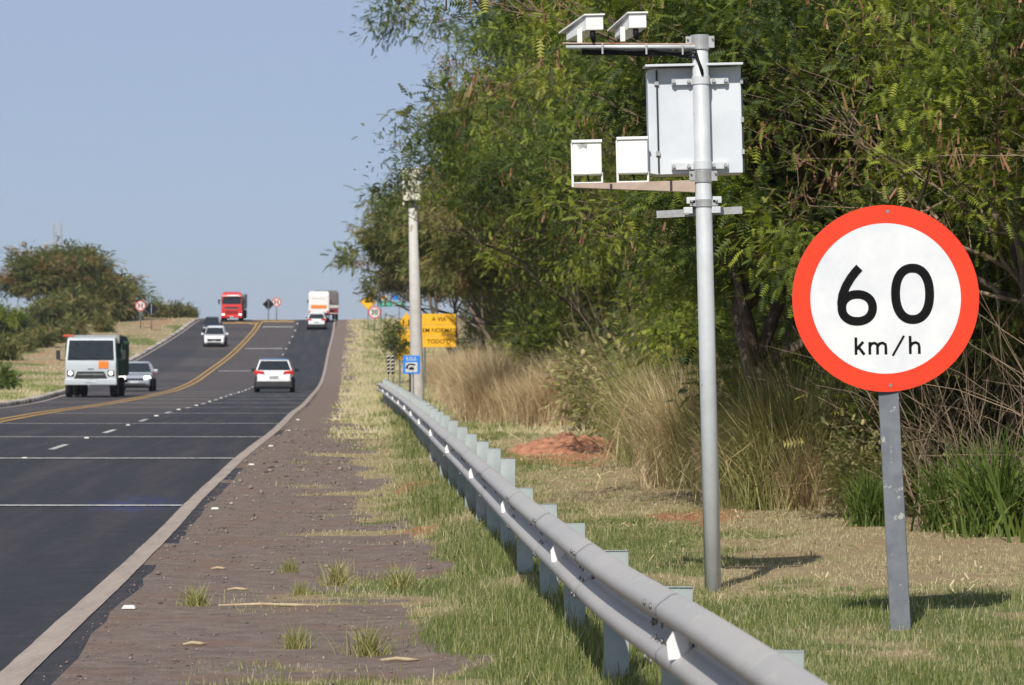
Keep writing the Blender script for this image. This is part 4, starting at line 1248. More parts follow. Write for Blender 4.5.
MB().prism([(-12.2, 1.2), (.5, 1.2), (.5, 2.9), (-12.2, 2.9)], -1.25, 1.25).build('trailer', mat('trailer_grey', (.2, .19, .19), .6), t, bevel=.04)
MB().box(0, -4.2, .9, 1.0, 14, .25).build('chassis', undersh, t)
truck_wheels(t, ((fr - 1.35, False), (-.6, True), (-9.0, True), (-10.3, True), (-11.6, True)), 1.08, .50)
on_road(t, at_px(230.2, 345), 345 + 3.0, True); t.scale = (.88, .9, .84)

# white box van truck seen from behind
wbox = mat('white_box_panel', (.78, .77, .75), .45, 0, amt=.08)
t = thing('box_truck', 'white box truck with orange band seen from behind at the crest', 'truck')
MB().prism([(-3.5, .95), (2.2, .95), (2.2, 3.0), (1.9, 3.18), (-3.3, 3.18), (-3.5, 3.0)], -1.06, 1.06, lambda y, z: .10 if z > 3.1 else 0).build('cargo_box', wbox, t, bevel=.08, seg=3)
d_ = MB().box(0, -3.52, 2.02, 1.80, .04, 1.85).build('rear_door', wbox, t, bevel=.02)
MB().box(0, -3.56, 1.66, 1.60, .015, .36).build('orange_band', orange, d_)
text_part('ENTREGAS', .22, mat('band_lettering', (.75, .42, .05), .5), d_, (0, -3.572, 1.66))
MB().box(0, -3.555, 2.55, 1.45, .01, .05).build('faint_stripe', mat('faint_pink', (.75, .48, .44), .5), d_)
for sx in (-1, 1):
    MB().box(sx * .92, -3.55, 1.10, .18, .05, .28).build('tail_light', lampr, t, bevel=.01)
    m_ = MB(); m_.box(sx * 1.2, 3.3, 2.0, .14, .12, .40); m_.tube([(sx * .95, 3.3, 2.0), (sx * 1.2, 3.3, 2.0)], .02, 6); m_.build('mirror', trimk, t)
MB().box(0, -3.5, .62, 2.0, .14, .18).build('rear_bumper', trimk, t, bevel=.02)
MB().prism([(2.35, .6), (4.1, .6), (4.15, 1.5), (3.8, 2.35), (2.35, 2.4)], -.98, .98).build('cab', wpaint, t, bevel=.05)
MB().box(0, 0, .78, .9, 7, .22).build('chassis', undersh, t)
truck_wheels(t, ((3.3, False), (-2.1, True)), .90, .42)
on_road(t, at_px(317.2, 343), 343 + 3.5, False); t.scale = (.96, 1, .92)

t = thing('tarpaulin_truck', 'brown-grey tarpaulin truck ahead of the white box truck', 'truck')
tg = mat('grey_tarpaulin', (.15, .13, .12), .8, col2=(.10, .085, .08), scale=1.2)
bd = MB().prism([(-5, 1.75), (3.5, 1.75), (3.5, 3.2), (3.0, 3.38), (-4.7, 3.38), (-5, 3.2)], -1.27, 1.27, lambda y, z: .16 if z > 3.3 else 0).build('tarpaulin_body', tg, t, bevel=.08)
MB().box(0, -.75, 1.50, 2.54, 8.5, .36).build('side_board', mat('board_white', (.55, .53, .5), .6), t, bevel=.02)
MB().box(0, -5.02, 1.18, 2.4, .05, .18).build('rear_board', mat('board_maroon', (.22, .03, .05), .6), t)
MB().box(0, -5.02, .72, 2.4, .05, .14).build('rear_bar', mat('bar_stripes', (.55, .35, .3), .6), t)
for sx in (-1, 1):
    MB().box(sx * 1.0, -5.06, .95, .25, .05, .14).build('tail_light', lampr, t)
MB().prism([(3.8, .6), (5.8, .6), (5.85, 1.7), (5.5, 2.8), (3.8, 2.9)], -1.2, 1.2).build('cab', redp, t, bevel=.06)
MB().box(0, .3, .95, 1.0, 10, .26).build('chassis', undersh, t)
truck_wheels(t, ((4.6, False), (-2.6, True), (-3.9, True)), 1.05, .5)
on_road(t, at_px(323.8, 358), 358 + 5, False); t.scale = (1, 1, .88)

# ------------------------------------------------------------------ plants
leaf_main = leaf_mat('leucaena_leaf', [(0.0, (0.032, 0.050, 0.022)), (0.28, (0.050, 0.082, 0.026)), (0.48, (0.115, 0.155, 0.034)), (0.66, (0.215, 0.26, 0.040)), (0.84, (0.36, 0.40, 0.055)), (1.0, (0.40, 0.31, 0.14))], 0.42, pscale=.5)
leaf_dry = leaf_mat('drying_leaf', [(0.0, (0.07, 0.085, 0.030)), (0.4, (0.14, 0.165, 0.05)), (0.7, (0.24, 0.22, 0.08)), (1.0, (0.34, 0.20, 0.10))], 0.38)
leaf_far = leaf_mat('orange_tinged_leaf', [(0.0, (0.055, 0.085, 0.028)), (0.42, (0.12, 0.155, 0.045)), (0.68, (0.20, 0.18, 0.06)), (1.0, (0.42, 0.19, 0.09))], 0.38, pscale=.8)
pod_m = leaf_mat('brown_seed_pod', [(0.0, (0.13, 0.06, 0.035)), (0.5, (0.27, 0.135, 0.075)), (1.0, (0.42, 0.27, 0.15))], 0.2)
bark = mat('brown_bark', (0.16, 0.12, 0.09), .9, 0, col2=(0.06, 0.045, 0.035), scale=5, bump=.6, bscale=14)
twig_m = mat('pale_twig', (0.27, 0.20, 0.13), .9, 0, col2=(0.13, 0.09, 0.06), scale=3)
straw = leaf_mat('straw_blade', [(0.0, (0.26, 0.19, 0.10)), (0.5, (0.60, 0.46, 0.27)), (1.0, (0.82, 0.70, 0.48))], 0.3, tr_tint=(1.1, 1, .8))
strawg = leaf_mat('green_straw_blade', [(0.0, (0.12, 0.145, 0.05)), (0.45, (0.30, 0.31, 0.11)), (0.75, (0.54, 0.43, 0.23)), (1.0, (0.75, 0.62, 0.40))], 0.3)
gblade = leaf_mat('green_blade', [(0.0, (0.05, 0.08, 0.02)), (0.5, (0.12, 0.18, 0.035)), (0.8, (0.24, 0.28, 0.07)), (1.0, (0.42, 0.36, 0.18))], 0.35)

def rot_mats(d, roll):
    """matrices whose first column follows d, rolled about it"""
    d = d / np.linalg.norm(d, axis=1, keepdims=True)
    up = np.tile([0, 0, 1.0], (len(d), 1))
    s = np.cross(d, up); ln = np.linalg.norm(s, axis=1, keepdims=True)
    s = np.where(ln < 1e-3, [[1.0, 0, 0]], s / np.maximum(ln, 1e-6)); n = np.cross(s, d)
    c, q = np.cos(roll)[:, None], np.sin(roll)[:, None]
    s2 = s * c + n * q; n2 = n * c - s * q
    return np.stack([d, s2, n2], -1)

def frond_template(pairs, pw, pl):
    """a feathery leaf 1 long along x: paired leaflets, drooping a little at the tip"""
    V = []
    for i in range(pairs):
        x = 0.16 + 0.84 * i / (pairs - 1)
        z = -0.22 * x * x
        L_ = pl * (1 - 0.35 * abs(x - 0.55) / 0.55)
        for s in (-1, 1):
            V += [(x - pw * .62, 0, z), (x + pw * .62, 0, z), (x + L_ * .35, s * L_, z - .05)]
    return np.array(V)

def scatter(name, base, dirs, size, roll, tmpl, m, parent, tint, k=3):
    M = rot_mats(dirs, roll)
    n = len(base); tv = len(tmpl)
    V = np.einsum('nij,tj->nti', M, tmpl) * size[:, None, None] + base[:, None, :]
    F = np.arange(n * tv).reshape(-1, k)
    return np_mesh(name, V.reshape(-1, 3), F, m, parent, tint=np.repeat(tint, tv // k))

def grow(seed, H, spread, stems, lean=(0, 0), levels=4, base_clear=0.18, trunk_r=.13, path=None):
    """branching skeleton -> (tube segments, twig tips)"""
    r = random.Random(seed)
    segs = []; tips = []
    def branch(p, d, ln, rad, lev):
        pts = [p]; rs = [rad]; n = 5 if lev < 2 else 4
        q = p.copy(); dd = d.copy()
        for i in range(n):
            dd = (dd + Vector((r.gauss(0, .16), r.gauss(0, .16), r.gauss(.03, .10)))).normalized()
            q = q + dd * ln / n; pts.append(q.copy()); rs.append(rad * (1 - .62 * (i + 1) / n))
        segs.append((pts, rs, lev))
        if lev >= levels:
            tips.append((q.copy(), dd.copy())); tips.append((pts[len(pts) // 2].copy(), dd.copy())); return
        kids = r.randint(3, 5) if lev < 3 else 3
        for k in range(kids):
            f = r.uniform(.35, 1.0) if lev else r.uniform(base_clear + .15, 1.0)
            i = min(int(f * n), n - 1); a = pts[i].lerp(pts[i + 1], f * n - i if f < 1 else 1)
            ax = Vector((r.gauss(0, 1), r.gauss(0, 1), r.gauss(0.05, .45))).normalized()
            nd_ = (dd * .55 + ax * .95 * spread + Vector((0, 0, .12))).normalized()
            branch(a, nd_, ln * r.uniform(.55, .78), max(rs[i] * .62, .006), lev + 1)
    if path:
        pts = [Vector(p) for p in path]; n = len(pts)
        rs = [trunk_r * (1 - .55 * i / (n - 1)) for i in range(n)]
        segs.append((pts, rs, 0))
        for i in range(n // 2, n):
            for k in range(3):
                ax = Vector((r.gauss(0, 1), r.gauss(0, 1), r.gauss(.2, .4))).normalized()
                branch(pts[i], (ax * .8 + Vector((0, 0, .8))).normalized(), H * r.uniform(.26, .36), rs[i] * .6, 1)
        return segs, tips
    for s in range(stems):
        a = 2 * math.pi * s / max(stems, 1) + r.uniform(-.5, .5)
        d = Vector((math.cos(a) * .38 * (stems > 1) + lean[0], math.sin(a) * .38 * (stems > 1) + lean[1], 1)).normalized()
        branch(Vector((math.cos(a) * .12, math.sin(a) * .12, -.15)), d, H * r.uniform(.46, .56), trunk_r * r.uniform(.8, 1.1), 0)
    return segs, tips

def tree(name, label, seed, H=8.0, spread=1.0, stems=3, fronds=22000, fsize=.26, lm=None, pods=.25, lean=(0, 0), pairs=7, pw=.10, pl=.30, low=.06, loc=(0, 0, 0), group=None, podm=None, rr=.55, trunk_r=.13, path=None, clear=.18):
    segs, tips = grow(seed, H, spread, stems, lean, trunk_r=trunk_r, path=path, base_clear=clear)
    if name != 'x': print(name, seed, 'reach', min(p.x for p, d in tips), max(p.x for p, d in tips), max(p.z for p, d in tips))
    t = thing(name, label, 'tree', loc, group=group)
    tr = MB(); br = MB()
    for pts, rs, lev in segs:
        if lev >= 2 and pts[-1].z < H * low: continue
        if lev == 0: tr.tube(pts, rs, 9)
        elif lev == 1: tr.tube(pts, rs, 6)
        else: br.tube(pts, rs, 4 if lev == 2 else 3, cap=False)
    tr.build('trunk', bark, t, smooth=True, fix=False)
    br.build('branches', twig_m, t, smooth=True, fix=False)
    g = np.random.default_rng(seed)
    P = np.array([p for p, d in tips]); Dn = np.array([d for p, d in tips])
    keep = P[:, 2] > H * low
    P = P[keep]; Dn = Dn[keep]
    wgt = g.gamma(.7, 1.0, len(P)) * (np.sin(P[:, 0] * 2.1 + seed) + np.sin(P[:, 1] * 2.3) + np.sin(P[:, 2] * 2.6 + 1) > -.55); wgt /= wgt.sum()
    i = g.choice(len(P), fronds, p=wgt)
    off = g.normal(0, 1, (fronds, 3)) * [rr * .42, rr * .42, rr * .30]
    base = P[i] + off
    out = off * .8 + Dn[i] * .25 + g.normal(0, .30, (fronds, 3)) + [0, 0, -.12]
    size = fsize * g.uniform(.65, 1.25, fronds)
    tipt = g.random(len(P))
    tint = np.clip(.75 * tipt[i] + .25 * g.random(fronds), 0, 1)
    scatter('crown', base, out, size, g.normal(0, .5, fronds), frond_template(pairs, pw, pl), lm or leaf_main, t, tint)
    if pods:
        nc = int(len(P) * pods); j = g.choice(len(P), nc, replace=False); reps = 9
        b = np.repeat(P[j], reps, 0) + g.normal(0, .10, (nc * reps, 3)) + [0, 0, -.03]
        dr_ = g.normal(0, .30, (nc * reps, 3)) + [0, 0, -1.0]
        tm = np.array([(0, -.05, 0), (0, .05, 0), (1, .07, .03), (1, -.07, .03)])
        scatter('seed_pods', b, dr_, g.uniform(.09, .20, nc * reps), g.uniform(0, 3.1, nc * reps), tm, podm or pod_m, t, g.random(nc * reps), k=4)
    return t

def put(src, X, Y, rz, s, label, group=None, sz=None, first=False, dz=0.0):
    o = src if first else dup(src)
    o.location = (X, Y, gz(X, Y) + dz); o.rotation_euler = (0, 0, rz); o.scale = (s, s, sz or s)
    o['label'] = label
    if group: o['group'] = group
    return o

GW = 'trees of the roadside wood'
LB = 'dense feathery-leaved roadside tree in the wood behind the guardrail'
A = tree('roadside_tree', LB, 3, 7.6, .85, 4, 64000, .125, group=GW, pods=.18, pairs=6, pw=.12)
B = tree('roadside_tree', LB, 8, 8.4, .8, 3, 62000, .125, group=GW, pods=.08, pairs=6, pw=.12)
C = tree('roadside_tree', LB, 21, 7.0, .9, 4, 62000, .12, group=GW, pods=.22, pairs=6, pw=.12)
near = [  # proto, X, Y, turn, scale, first
    (A, 5.6, 33, .3, .95, True), (B, 4.9, 39.5, 1.2, .9, True), (C, 7.4, 37, 2.0, 1.05, True), (A, 8.4, 43, 2.9, 1.15, False),
    (C, 5.2, 46, 4.0, 1.0, False), (B, 7.8, 51, 3.3, 1.1, False), (A, 4.4, 55, 5.1, 1.0, False), (C, 4.1, 63, .9, 1.0, False),
    (B, 6.6, 61, 2.4, 1.15, False), (A, 3.2, 71, 1.7, 1.1, False), (B, 2.9, 80, 5.6, 1.15, False), (C, 6.0, 74, 3.0, 1.25, False),
    (A, 9.6, 58, 4.4, 1.2, False), (C, 3.3, 90, .4, 1.2, False), (C, 6.0, 88, 1.1, 1.3, False), (A, 4.6, 103, 2.2, 1.25, False),
    (B, 9.4, 72, 5.0, 1.3, False), (C, 10.2, 48, 5.9, 1.2, False), (A, 6.6, 108, 5.4, 1.4, False), (B, 12.5, 66, 2.7, 1.3, False),
    (C, 13.5, 84, .2, 1.5, False), (B, 9.5, 95, 1.5, 1.4, False), (A, 4.6, 126, .7, 1.2, False), (C, 7, 130, 3.6, 1.5, False)]
near += [(A, 3.6, 150, 1.0, 1.0, False), (C, 2.2, 172, 2.0, 1.05, False), (B, 3.5, 205, 3.0, 1.1, False), (A, 5.5, 140, 4.0, 1.2, False), (C, 1.0, 222, 4.4, 1.1, False)]
for k, (src, X, Y, rz, s, first) in enumerate(near):
    if 40 < Y < 85: X += 1.1
    put(src, X, Y, rz, s, LB, GW, first=first)
# the leaning trunk behind the sign
t = tree('leaning_tree', 'tree with thick leaning dark trunk between the white pole and the 60 sign', 31, 7.5, .9, 2, 16000, .17, pods=.2, low=.30, trunk_r=.19, pairs=6, pw=.13,
         path=[(.12, 0, -.15), (0, 0, .1), (-.28, 0, .48), (-.62, .05, .92), (-.90, .1, 1.45), (-1.05, .2, 2.1), (-1.0, .3, 2.8), (-1.15, .4, 3.5)])
t.location = (3.55, 38, gz(3.55, 38))
# sparser brown-tinged trees further on
Dt = tree('roadside_tree', 'x', 44, 8.6, .85, 3, 20000, .28, lm=leaf_dry, pods=.6, pairs=5, pw=.16, low=.49, clear=.5)
LD = 'drier brown-tinged tree overhanging the far verge past the concrete pole'
for k, (X, Y, rz, s) in enumerate(((1.0, 137, .3, 1.0), (3.2, 132, 2.1, 1.15), (-2.8, 194, 0.0, 1.35), (1.0, 165, 5.2, 1.25), (-.5, 198, 1.2, 1.15), (2.5, 188, 2.9, 1.35), (-1.2, 232, 3.5, 1.1), (-1, 265, .9, 1.1), (-2, 300, 2.2, 1.1), (4.5, 150, 1.0, 1.5), (6, 175, 2.0, 1.6), (3.3, 128, 3.14, 1.62))):
    put(Dt, X, Y, rz, s, LD, 'drier trees of the far verge', first=(k == 0), sz=s * (1.12 if X < -2 else 1))
t = tree('overhanging_tree', 'tall tree leaning over the verge above the concrete pole', 77, 9.0, .9, 2, 36000, .16, pods=.3, low=.70, pairs=6, pw=.14, trunk_r=.2, rr=.8,
         path=[(0, 0, -.1), (0, 0, 1.2), (-.1, 0, 2.6), (-.3, 0, 4), (-.7, 0, 5.4), (-1.2, 0, 6.6), (-1.7, 0, 7.7), (-2.0, 0, 8.6)])
t.location = (2.5, 94, gz(2.5, 94)); t.scale = (1.1,) * 3
# left side
t = tree('spreading_tree', 'wide spreading tree with orange-tinged crown left of the road', 52, 7.4, 1.25, 4, 30000, .34, lm=leaf_far, pods=.8, pairs=5, pw=.17, low=.1, rr=.9)
X = at_px(86, 346); put(t, X, 346, .4, 1.72, t['label'], first=True, sz=1.18)
t = tree('dark_bushy_tree', 'darker bushy tree at the left edge beyond the grass bank', 61, 5.6, 1.1, 3, 12000, .42, pods=.1, pairs=5, pw=.15, low=.02, rr=.8)
X = at_px(2, 290); put(t, X, 290, .4, .72, t['label'], first=True)

# shrubs: leafy balls of fronds down to the ground
def shrub(name, label, seed, H, n, fs, lm, cat='shrub', pods=0.0):
    g = np.random.default_rng(seed)
    t = thing(name, label, cat)
    ax = MB(); r = random.Random(seed); P = []
    for k in range(16):
        a = r.uniform(0, 6.28); ln = H * r.uniform(.6, 1.05); p = Vector((r.uniform(-.15, .15), r.uniform(-.15, .15), -.05)); pts = [p.copy()]
        d = Vector((math.cos(a) * .5, math.sin(a) * .5, 1)).normalized()
        for j in range(6):
            d = (d + Vector((r.gauss(0, .15), r.gauss(0, .15), -.02))).normalized(); p = p + d * ln / 6; pts.append(p.copy())
            if j > 0: P.append(p.copy())
        ax.tube(pts, [.018 * (1 - i / 8) for i in range(7)], 4, cap=False)
    ax.build('stems', twig_m, t, fix=False)
    P = np.array(P); i = g.choice(len(P), n)
    off = g.normal(0, .17 * H ** .5, (n, 3)); base = P[i] + off; base[:, 2] = np.abs(base[:, 2]) + .02
    scatter('foliage', base, off + g.normal(0, .15, (n, 3)) + [0, 0, .05], fs * g.uniform(.6, 1.3, n), g.normal(0, .6, n), frond_template(6, .12, .32), lm, t, g.random(n))
    return t

def grass_clump(name, label, seed, n, H, spread, wid, m, cat='tall grass', arch=.5, seg=4, lean=0.0):
    g = np.random.default_rng(seed)
    t = None
    r0 = np.abs(g.normal(0, spread * .45, n)); a = g.uniform(0, 2 * np.pi, n)
    bx_, by_ = r0 * np.cos(a), r0 * np.sin(a)
    az = a + g.normal(0, 1.9, n); h = H * g.uniform(.30, 1.10, n); tilt = np.abs(g.normal(0, .24, n)) + r0 / spread * .10; bend = g.gamma(1.6, arch / 1.6, n)
    w = wid * g.uniform(.6, 1.3, n); fa = g.uniform(0, np.pi, n)
    V = np.zeros((n, (seg + 1) * 2, 3)); x = np.zeros(n); z = np.full(n, -.03)
    for k in range(seg + 1):
        f = k / seg
        ww = w * (1 - f ** 2.2 * .92) / 2
        px = bx_ + x * np.cos(az); py = by_ + x * np.sin(az)
        V[:, 2 * k] = np.stack([px - ww * np.cos(fa), py - ww * np.sin(fa), z], -1); V[:, 2 * k + 1] = np.stack([px + ww * np.cos(fa), py + ww * np.sin(fa), z], -1)
        ang = tilt + bend * f ** 1.3
        x = x + np.sin(ang) * h / seg; z = z + np.cos(ang) * h / seg
    F = np.array([(2 * k, 2 * k + 1, 2 * k + 3, 2 * k + 2) for k in range(seg)])
    FF = (np.arange(n)[:, None, None] * (seg + 1) * 2 + F[None]).reshape(-1, 4)
    tint = np.repeat(g.random(n), seg)
    o = np_mesh(name, V.reshape(-1, 3), FF, m, tint=tint)
    return tag(o, label, cat)

def put1(src, X, Y, rz, s, label, group=None, first=False, sz=None):
    o = src if first else dup(src)
    o.location = (X, Y, gz(X, Y)); o.rotation_euler = (0, 0, rz); o.scale = (s, s, sz or s); o['label'] = label
    if group: o['group'] = group
    return o

S1 = shrub('understory_shrub', 'x', 71, 2.2, 7000, .16, leaf_main)
S2 = shrub('understory_shrub', 'x', 72, 1.9, 3200, .17, leaf_dry)
LS = 'tangled green shrub growing under the roadside trees'; LS2 = 'brownish thin-leaved shrub growing under the roadside trees'
q_ = random.Random(5); f1 = f2 = True
for k in range(46):
    Y = 29 + k * 2.1 + q_.uniform(-1, 1)
    base = float(np.interp(Y, [25, 34, 45, 60, 80, 130], [5.0, 4.1, 3.2, 2.4, 1.3, -.9]))
    X = base + q_.uniform(.3, 2.2)
    if k % 3:
        put1(S1, X, Y, q_.uniform(0, 6), q_.uniform(.7, 1.2), LS, 'green shrubs under the trees', f1); f1 = False
    else:
        put1(S2, X, Y, q_.uniform(0, 6), q_.uniform(.8, 1.3), LS2, 'brown shrubs under the trees', f2); f2 = False

S3 = shrub('wispy_shrub', 'x', 74, 1.7, 4200, .15, strawg)
f3 = True
for k, (px, Y, s_3) in enumerate(((575, 78, 1.0), (598, 72, 1.1), (618, 64, 1.0), (632, 60, .9), (655, 55, .8), (700, 45, .6), (848, 34.5, .5), (945, 31.0, .35))):
    put1(S3, at_px(px, Y) + .25, Y, k * 1.7, s_3, 'wispy yellow-green shrub among the dry grass at the wood edge', 'wispy shrubs at the wood edge', f3); f3 = False
def thicket(seed):
    r = random.Random(seed); t = MB()
    for k in range(150):
        a = r.uniform(0, 6.28); rad = r.uniform(0, .9); p = Vector((rad * math.cos(a), rad * math.sin(a), -.05))
        d = Vector((r.gauss(0, .35), r.gauss(0, .35), 1)).normalized(); ln = r.uniform(1.0, 3.4); pts = [p.copy()]
        for j in range(6):
            d = (d + Vector((r.gauss(0, .28), r.gauss(0, .28), r.gauss(-.02, .15)))).normalized(); p = p + d * ln / 6; pts.append(p.copy())
        r0 = r.uniform(.005, .014); t.tube(pts, [r0 * (1 - i / 8) for i in range(7)], 4, cap=False)
    o = t.build('dead_thicket', twig_m, fix=False, smooth=True)
    return tag(o, 'tangle of bare brown stalks in the shade of the trees', 'dead thicket')
TH = [thicket(1), thicket(2)]; ft = [True, True]
for k in range(26):
    Y = 29.5 + k * 2.2; base = float(np.interp(Y, [25, 34, 45, 60, 80, 130], [5.0, 3.9, 2.9, 2.2, 1.2, -.9])); X = base + q_.uniform(.0, 1.3)
    i = k % 2; o = TH[i] if ft[i] else dup(TH[i]); ft[i] = False
    o.location = (X, Y, gz(X, Y)); o.rotation_euler = (0, 0, q_.uniform(0, 6)); sc_ = q_.uniform(.6, 1.05); o.scale = (sc_,) * 3; o['group'] = 'bare thickets under the trees'

T1 = grass_clump('tall_dry_grass', 'x', 81, 2600, 1.9, .70, .013, straw, arch=1.1)
T2 = grass_clump('tall_dry_grass', 'x', 82, 2600, 1.8, .75, .012, strawg, arch=1.2)
T3 = grass_clump('broad_bladed_grass', 'x', 83, 420, .85, .35, .026, gblade, arch=.9)
LT1 = 'tall straw-coloured grass clump along the edge of the wood'; LT2 = 'tall half-green dry grass clump along the edge of the wood'
f1 = f2 = True
rows = []
for (x0, x1, Y0, Y1, n, p1) in ((475, 560, 74, 84, 8, 1), (450, 500, 90, 120, 8, 1), (650, 700, 47, 56, 7, .5), (690, 770, 40, 45, 5, .3), (725, 830, 37, 41, 6, .8)):
    for k in range(n):
        f = (k + q_.uniform(0, 1)) / n
        Y = Y1 + (Y0 - Y1) * f + q_.uniform(-1, 1); X = at_px(x0 + (x1 - x0) * f, (Y1 + (Y0 - Y1) * f)) + q_.uniform(-.25, .35)
        if q_.random() < p1: put1(T1, X, Y, q_.uniform(0, 6), q_.uniform(.5, 1.05) * (.72 if x0 == 725 else 1), LT1, 'straw grass clumps', f1); f1 = False
        else: put1(T2, X, Y, q_.uniform(0, 6), q_.uniform(.5, 1.05), LT2, 'half-green grass clumps', f2); f2 = False
for k in range(14):     # far verge, in front of the drier trees
    Y = 125 + k * 8 + q_.uniform(-2, 2); X = float(EDGE(Y)) + 7.2 + q_.uniform(-.6, 1.6)
    put1(T1, X, Y, q_.uniform(0, 6), q_.uniform(.7, 1.1), 'tall straw-coloured grass clump on the far verge', 'straw grass on the far verge')
for k, (X, Y) in enumerate(((4.15, 29.8), (3.9, 31), (4.6, 28.7), (3.3, 32.4), (4.9, 30.5))):
    put1(T3, X, Y, k * 1.3, (1.15, .9, 1.1, .7, 1.2)[k], 'clump of broad green grass blades at the foot of the wood by the sign', 'broad green grass by the sign', k == 0)
# left side scrub beyond the crest and along the bank
Sx = shrub('verge_bush', 'low olive bush on the left bank beyond the grass', 91, 2.0, 1500, .42, leaf_dry)
lst = [(160, 316, 362, .75), (172, 317, 366, .8), (184, 317, 366, .7), (193, 318, 366, .5), (120, 320, 345, .8), (104, 320, 322, .8), (75, 320, 312, .9), (60, 320, 300, .7),
       (42, 320, 290, .9), (25, 320, 280, .8), (6, 320, 262, .9), (12, 320, 300, 1.3), (131, 320, 350, .6), (150, 320, 372, .9), (58, 320, 336, 1.5), (74, 320, 340, 1.7), (88, 320, 338, 1.5), (101, 320, 341, 1.7), (114, 320, 343, 1.3), (44, 320, 330, 1.4)]
for k, (px, _, Y, s) in enumerate(lst):
    X = at_px(px, Y); put1(Sx, X, Y, k * 1.1, s, 'low olive bush on the left bank beyond the grass', 'bushes on the left bank', k == 0)
Sg = shrub('green_bush', 'fresh green low bush at the left edge near the kerb', 93, .8, 900, .22, gblade)
put1(Sg, at_px(4, 165), 165, 0, 1.2, Sg['label'], first=True)
hb = tree('young_tree', 'small dark green sapling left of the yellow hump board', 95, 3.0, .8, 2, 1500, .24, pods=0, low=.5, trunk_r=.03, rr=.5, path=[(0, 0, -.1), (0, 0, .7), (.03, 0, 1.5), (0, 0, 2.2), (-.03, 0, 2.8)])
put(hb, at_px(394, 172), 172, 0, .8, hb['label'], first=True)

# ------------------------------------------------------------------ red earth mound
g = np.random.default_rng(4)
nx, ny = 90, 60
gx, gy = np.meshgrid(np.linspace(-1.15, 1.15, nx), np.linspace(-1.6, 1.6, ny))
rr_ = (gx / 1.0) ** 2 + (gy / 1.5) ** 2
hh_ = .30 * np.clip(1 - rr_, 0, 1) * np.clip(fnoise(gx + 5, gy + 7, .42, 8, 4) * 2.2 - .45, 0.08, 1.3) + .09 * (fnoise(gx, gy, .10, 3, 3) - .5) * (rr_ < 1)
mx_, my_ = 1.12, 58.5
zz = np.array([[gz(mx_ + a, my_ + b) for a, b in zip(ra, rb)] for ra, rb in zip(gx, gy)])
V = np.stack([gx * 1.15 - .1, gy, zz - gz(mx_, my_) + hh_ - .02 - .1 * (rr_ > 1)], -1).reshape(-1, 3)
ii = np.arange(nx * ny).reshape(ny, nx)
soil = mat('red_soil', (0.46, 0.215, 0.12), .95, 0, col2=(0.27, 0.11, 0.06), scale=9, bump=1.0, bscale=24)
o = np_mesh('earth_mound', V, np.stack([ii[:-1, :-1], ii[:-1, 1:], ii[1:, 1:], ii[1:, :-1]], -1).reshape(-1, 4), soil, loc=(mx_, my_, gz(mx_, my_)), smooth=True)
tag(o, 'low mound of loose red earth in front of the dry grass', 'earth mound')

# ------------------------------------------------------------------ short grass
def lawn(name, n, Yr, ur, hgt, wid, seed, side='right', power=1.0):
    g = np.random.default_rng(seed)
    k = n * 3
    f = g.random(k); Y = Yr[0] * (Yr[1] / Yr[0]) ** (f ** power)
    u = g.uniform(*ur, k)
    gr_, gn_, rd_ = zones(u, Y)
    fine = fnoise(u, Y * .6, .28, 201, 3)
    dens = (1 - gr_) * (1 - .8 * rd_) * (.35 + .65 * gn_) * sstep(.25, .6, fine + .15 * gn_)
    keep = g.random(k) < dens
    Y = Y[keep][:n]; u = u[keep][:n]; gn_ = gn_[keep][:n]; m_ = len(Y)
    X = u + EDGE(Y); Z = ground_ud(u, Y)
    sc = np.clip(Y / 26, 1, 5)
    h = hgt * g.gamma(4, .25, m_) * (.6 + .6 * gn_) * (1 + 1.3 * np.exp(-((u - 2.95) / .35) ** 2) * (fnoise(u, Y, .8, 61) > .45)) * (1 + .3 * (sc - 1)); w = wid * sc * g.uniform(.6, 1.3, m_)
    az = g.uniform(0, 2 * np.pi, m_); til = g.normal(0, .45, m_); fa = g.uniform(0, np.pi, m_)
    dx, dy = np.cos(az) * np.sin(til), np.sin(az) * np.sin(til)
    V = np.zeros((m_, 4, 3)); cz = np.cos(til)
    V[:, 0] = np.stack([X - np.cos(fa) * w / 2, Y - np.sin(fa) * w / 2, Z - .005], -1); V[:, 1] = np.stack([X + np.cos(fa) * w / 2, Y + np.sin(fa) * w / 2, Z - .005], -1)
    V[:, 2] = np.stack([X + dx * h + np.cos(fa) * w * .2, Y + dy * h + np.sin(fa) * w * .2, Z + h * cz], -1); V[:, 3] = np.stack([X + dx * h - np.cos(fa) * w * .2, Y + dy * h - np.sin(fa) * w * .2, Z + h * cz], -1)
    F = np.arange(m_ * 4).reshape(-1, 4)
    tint = np.clip(.30 + .58 * (1 - gn_) + g.normal(0, .24, m_), 0, 1)
    o = np_mesh(name, V.reshape(-1, 3), F, lawn_m, tint=tint)
    return tag(o, 'short patchy green and straw grass covering the verge', 'grass', kind='stuff')

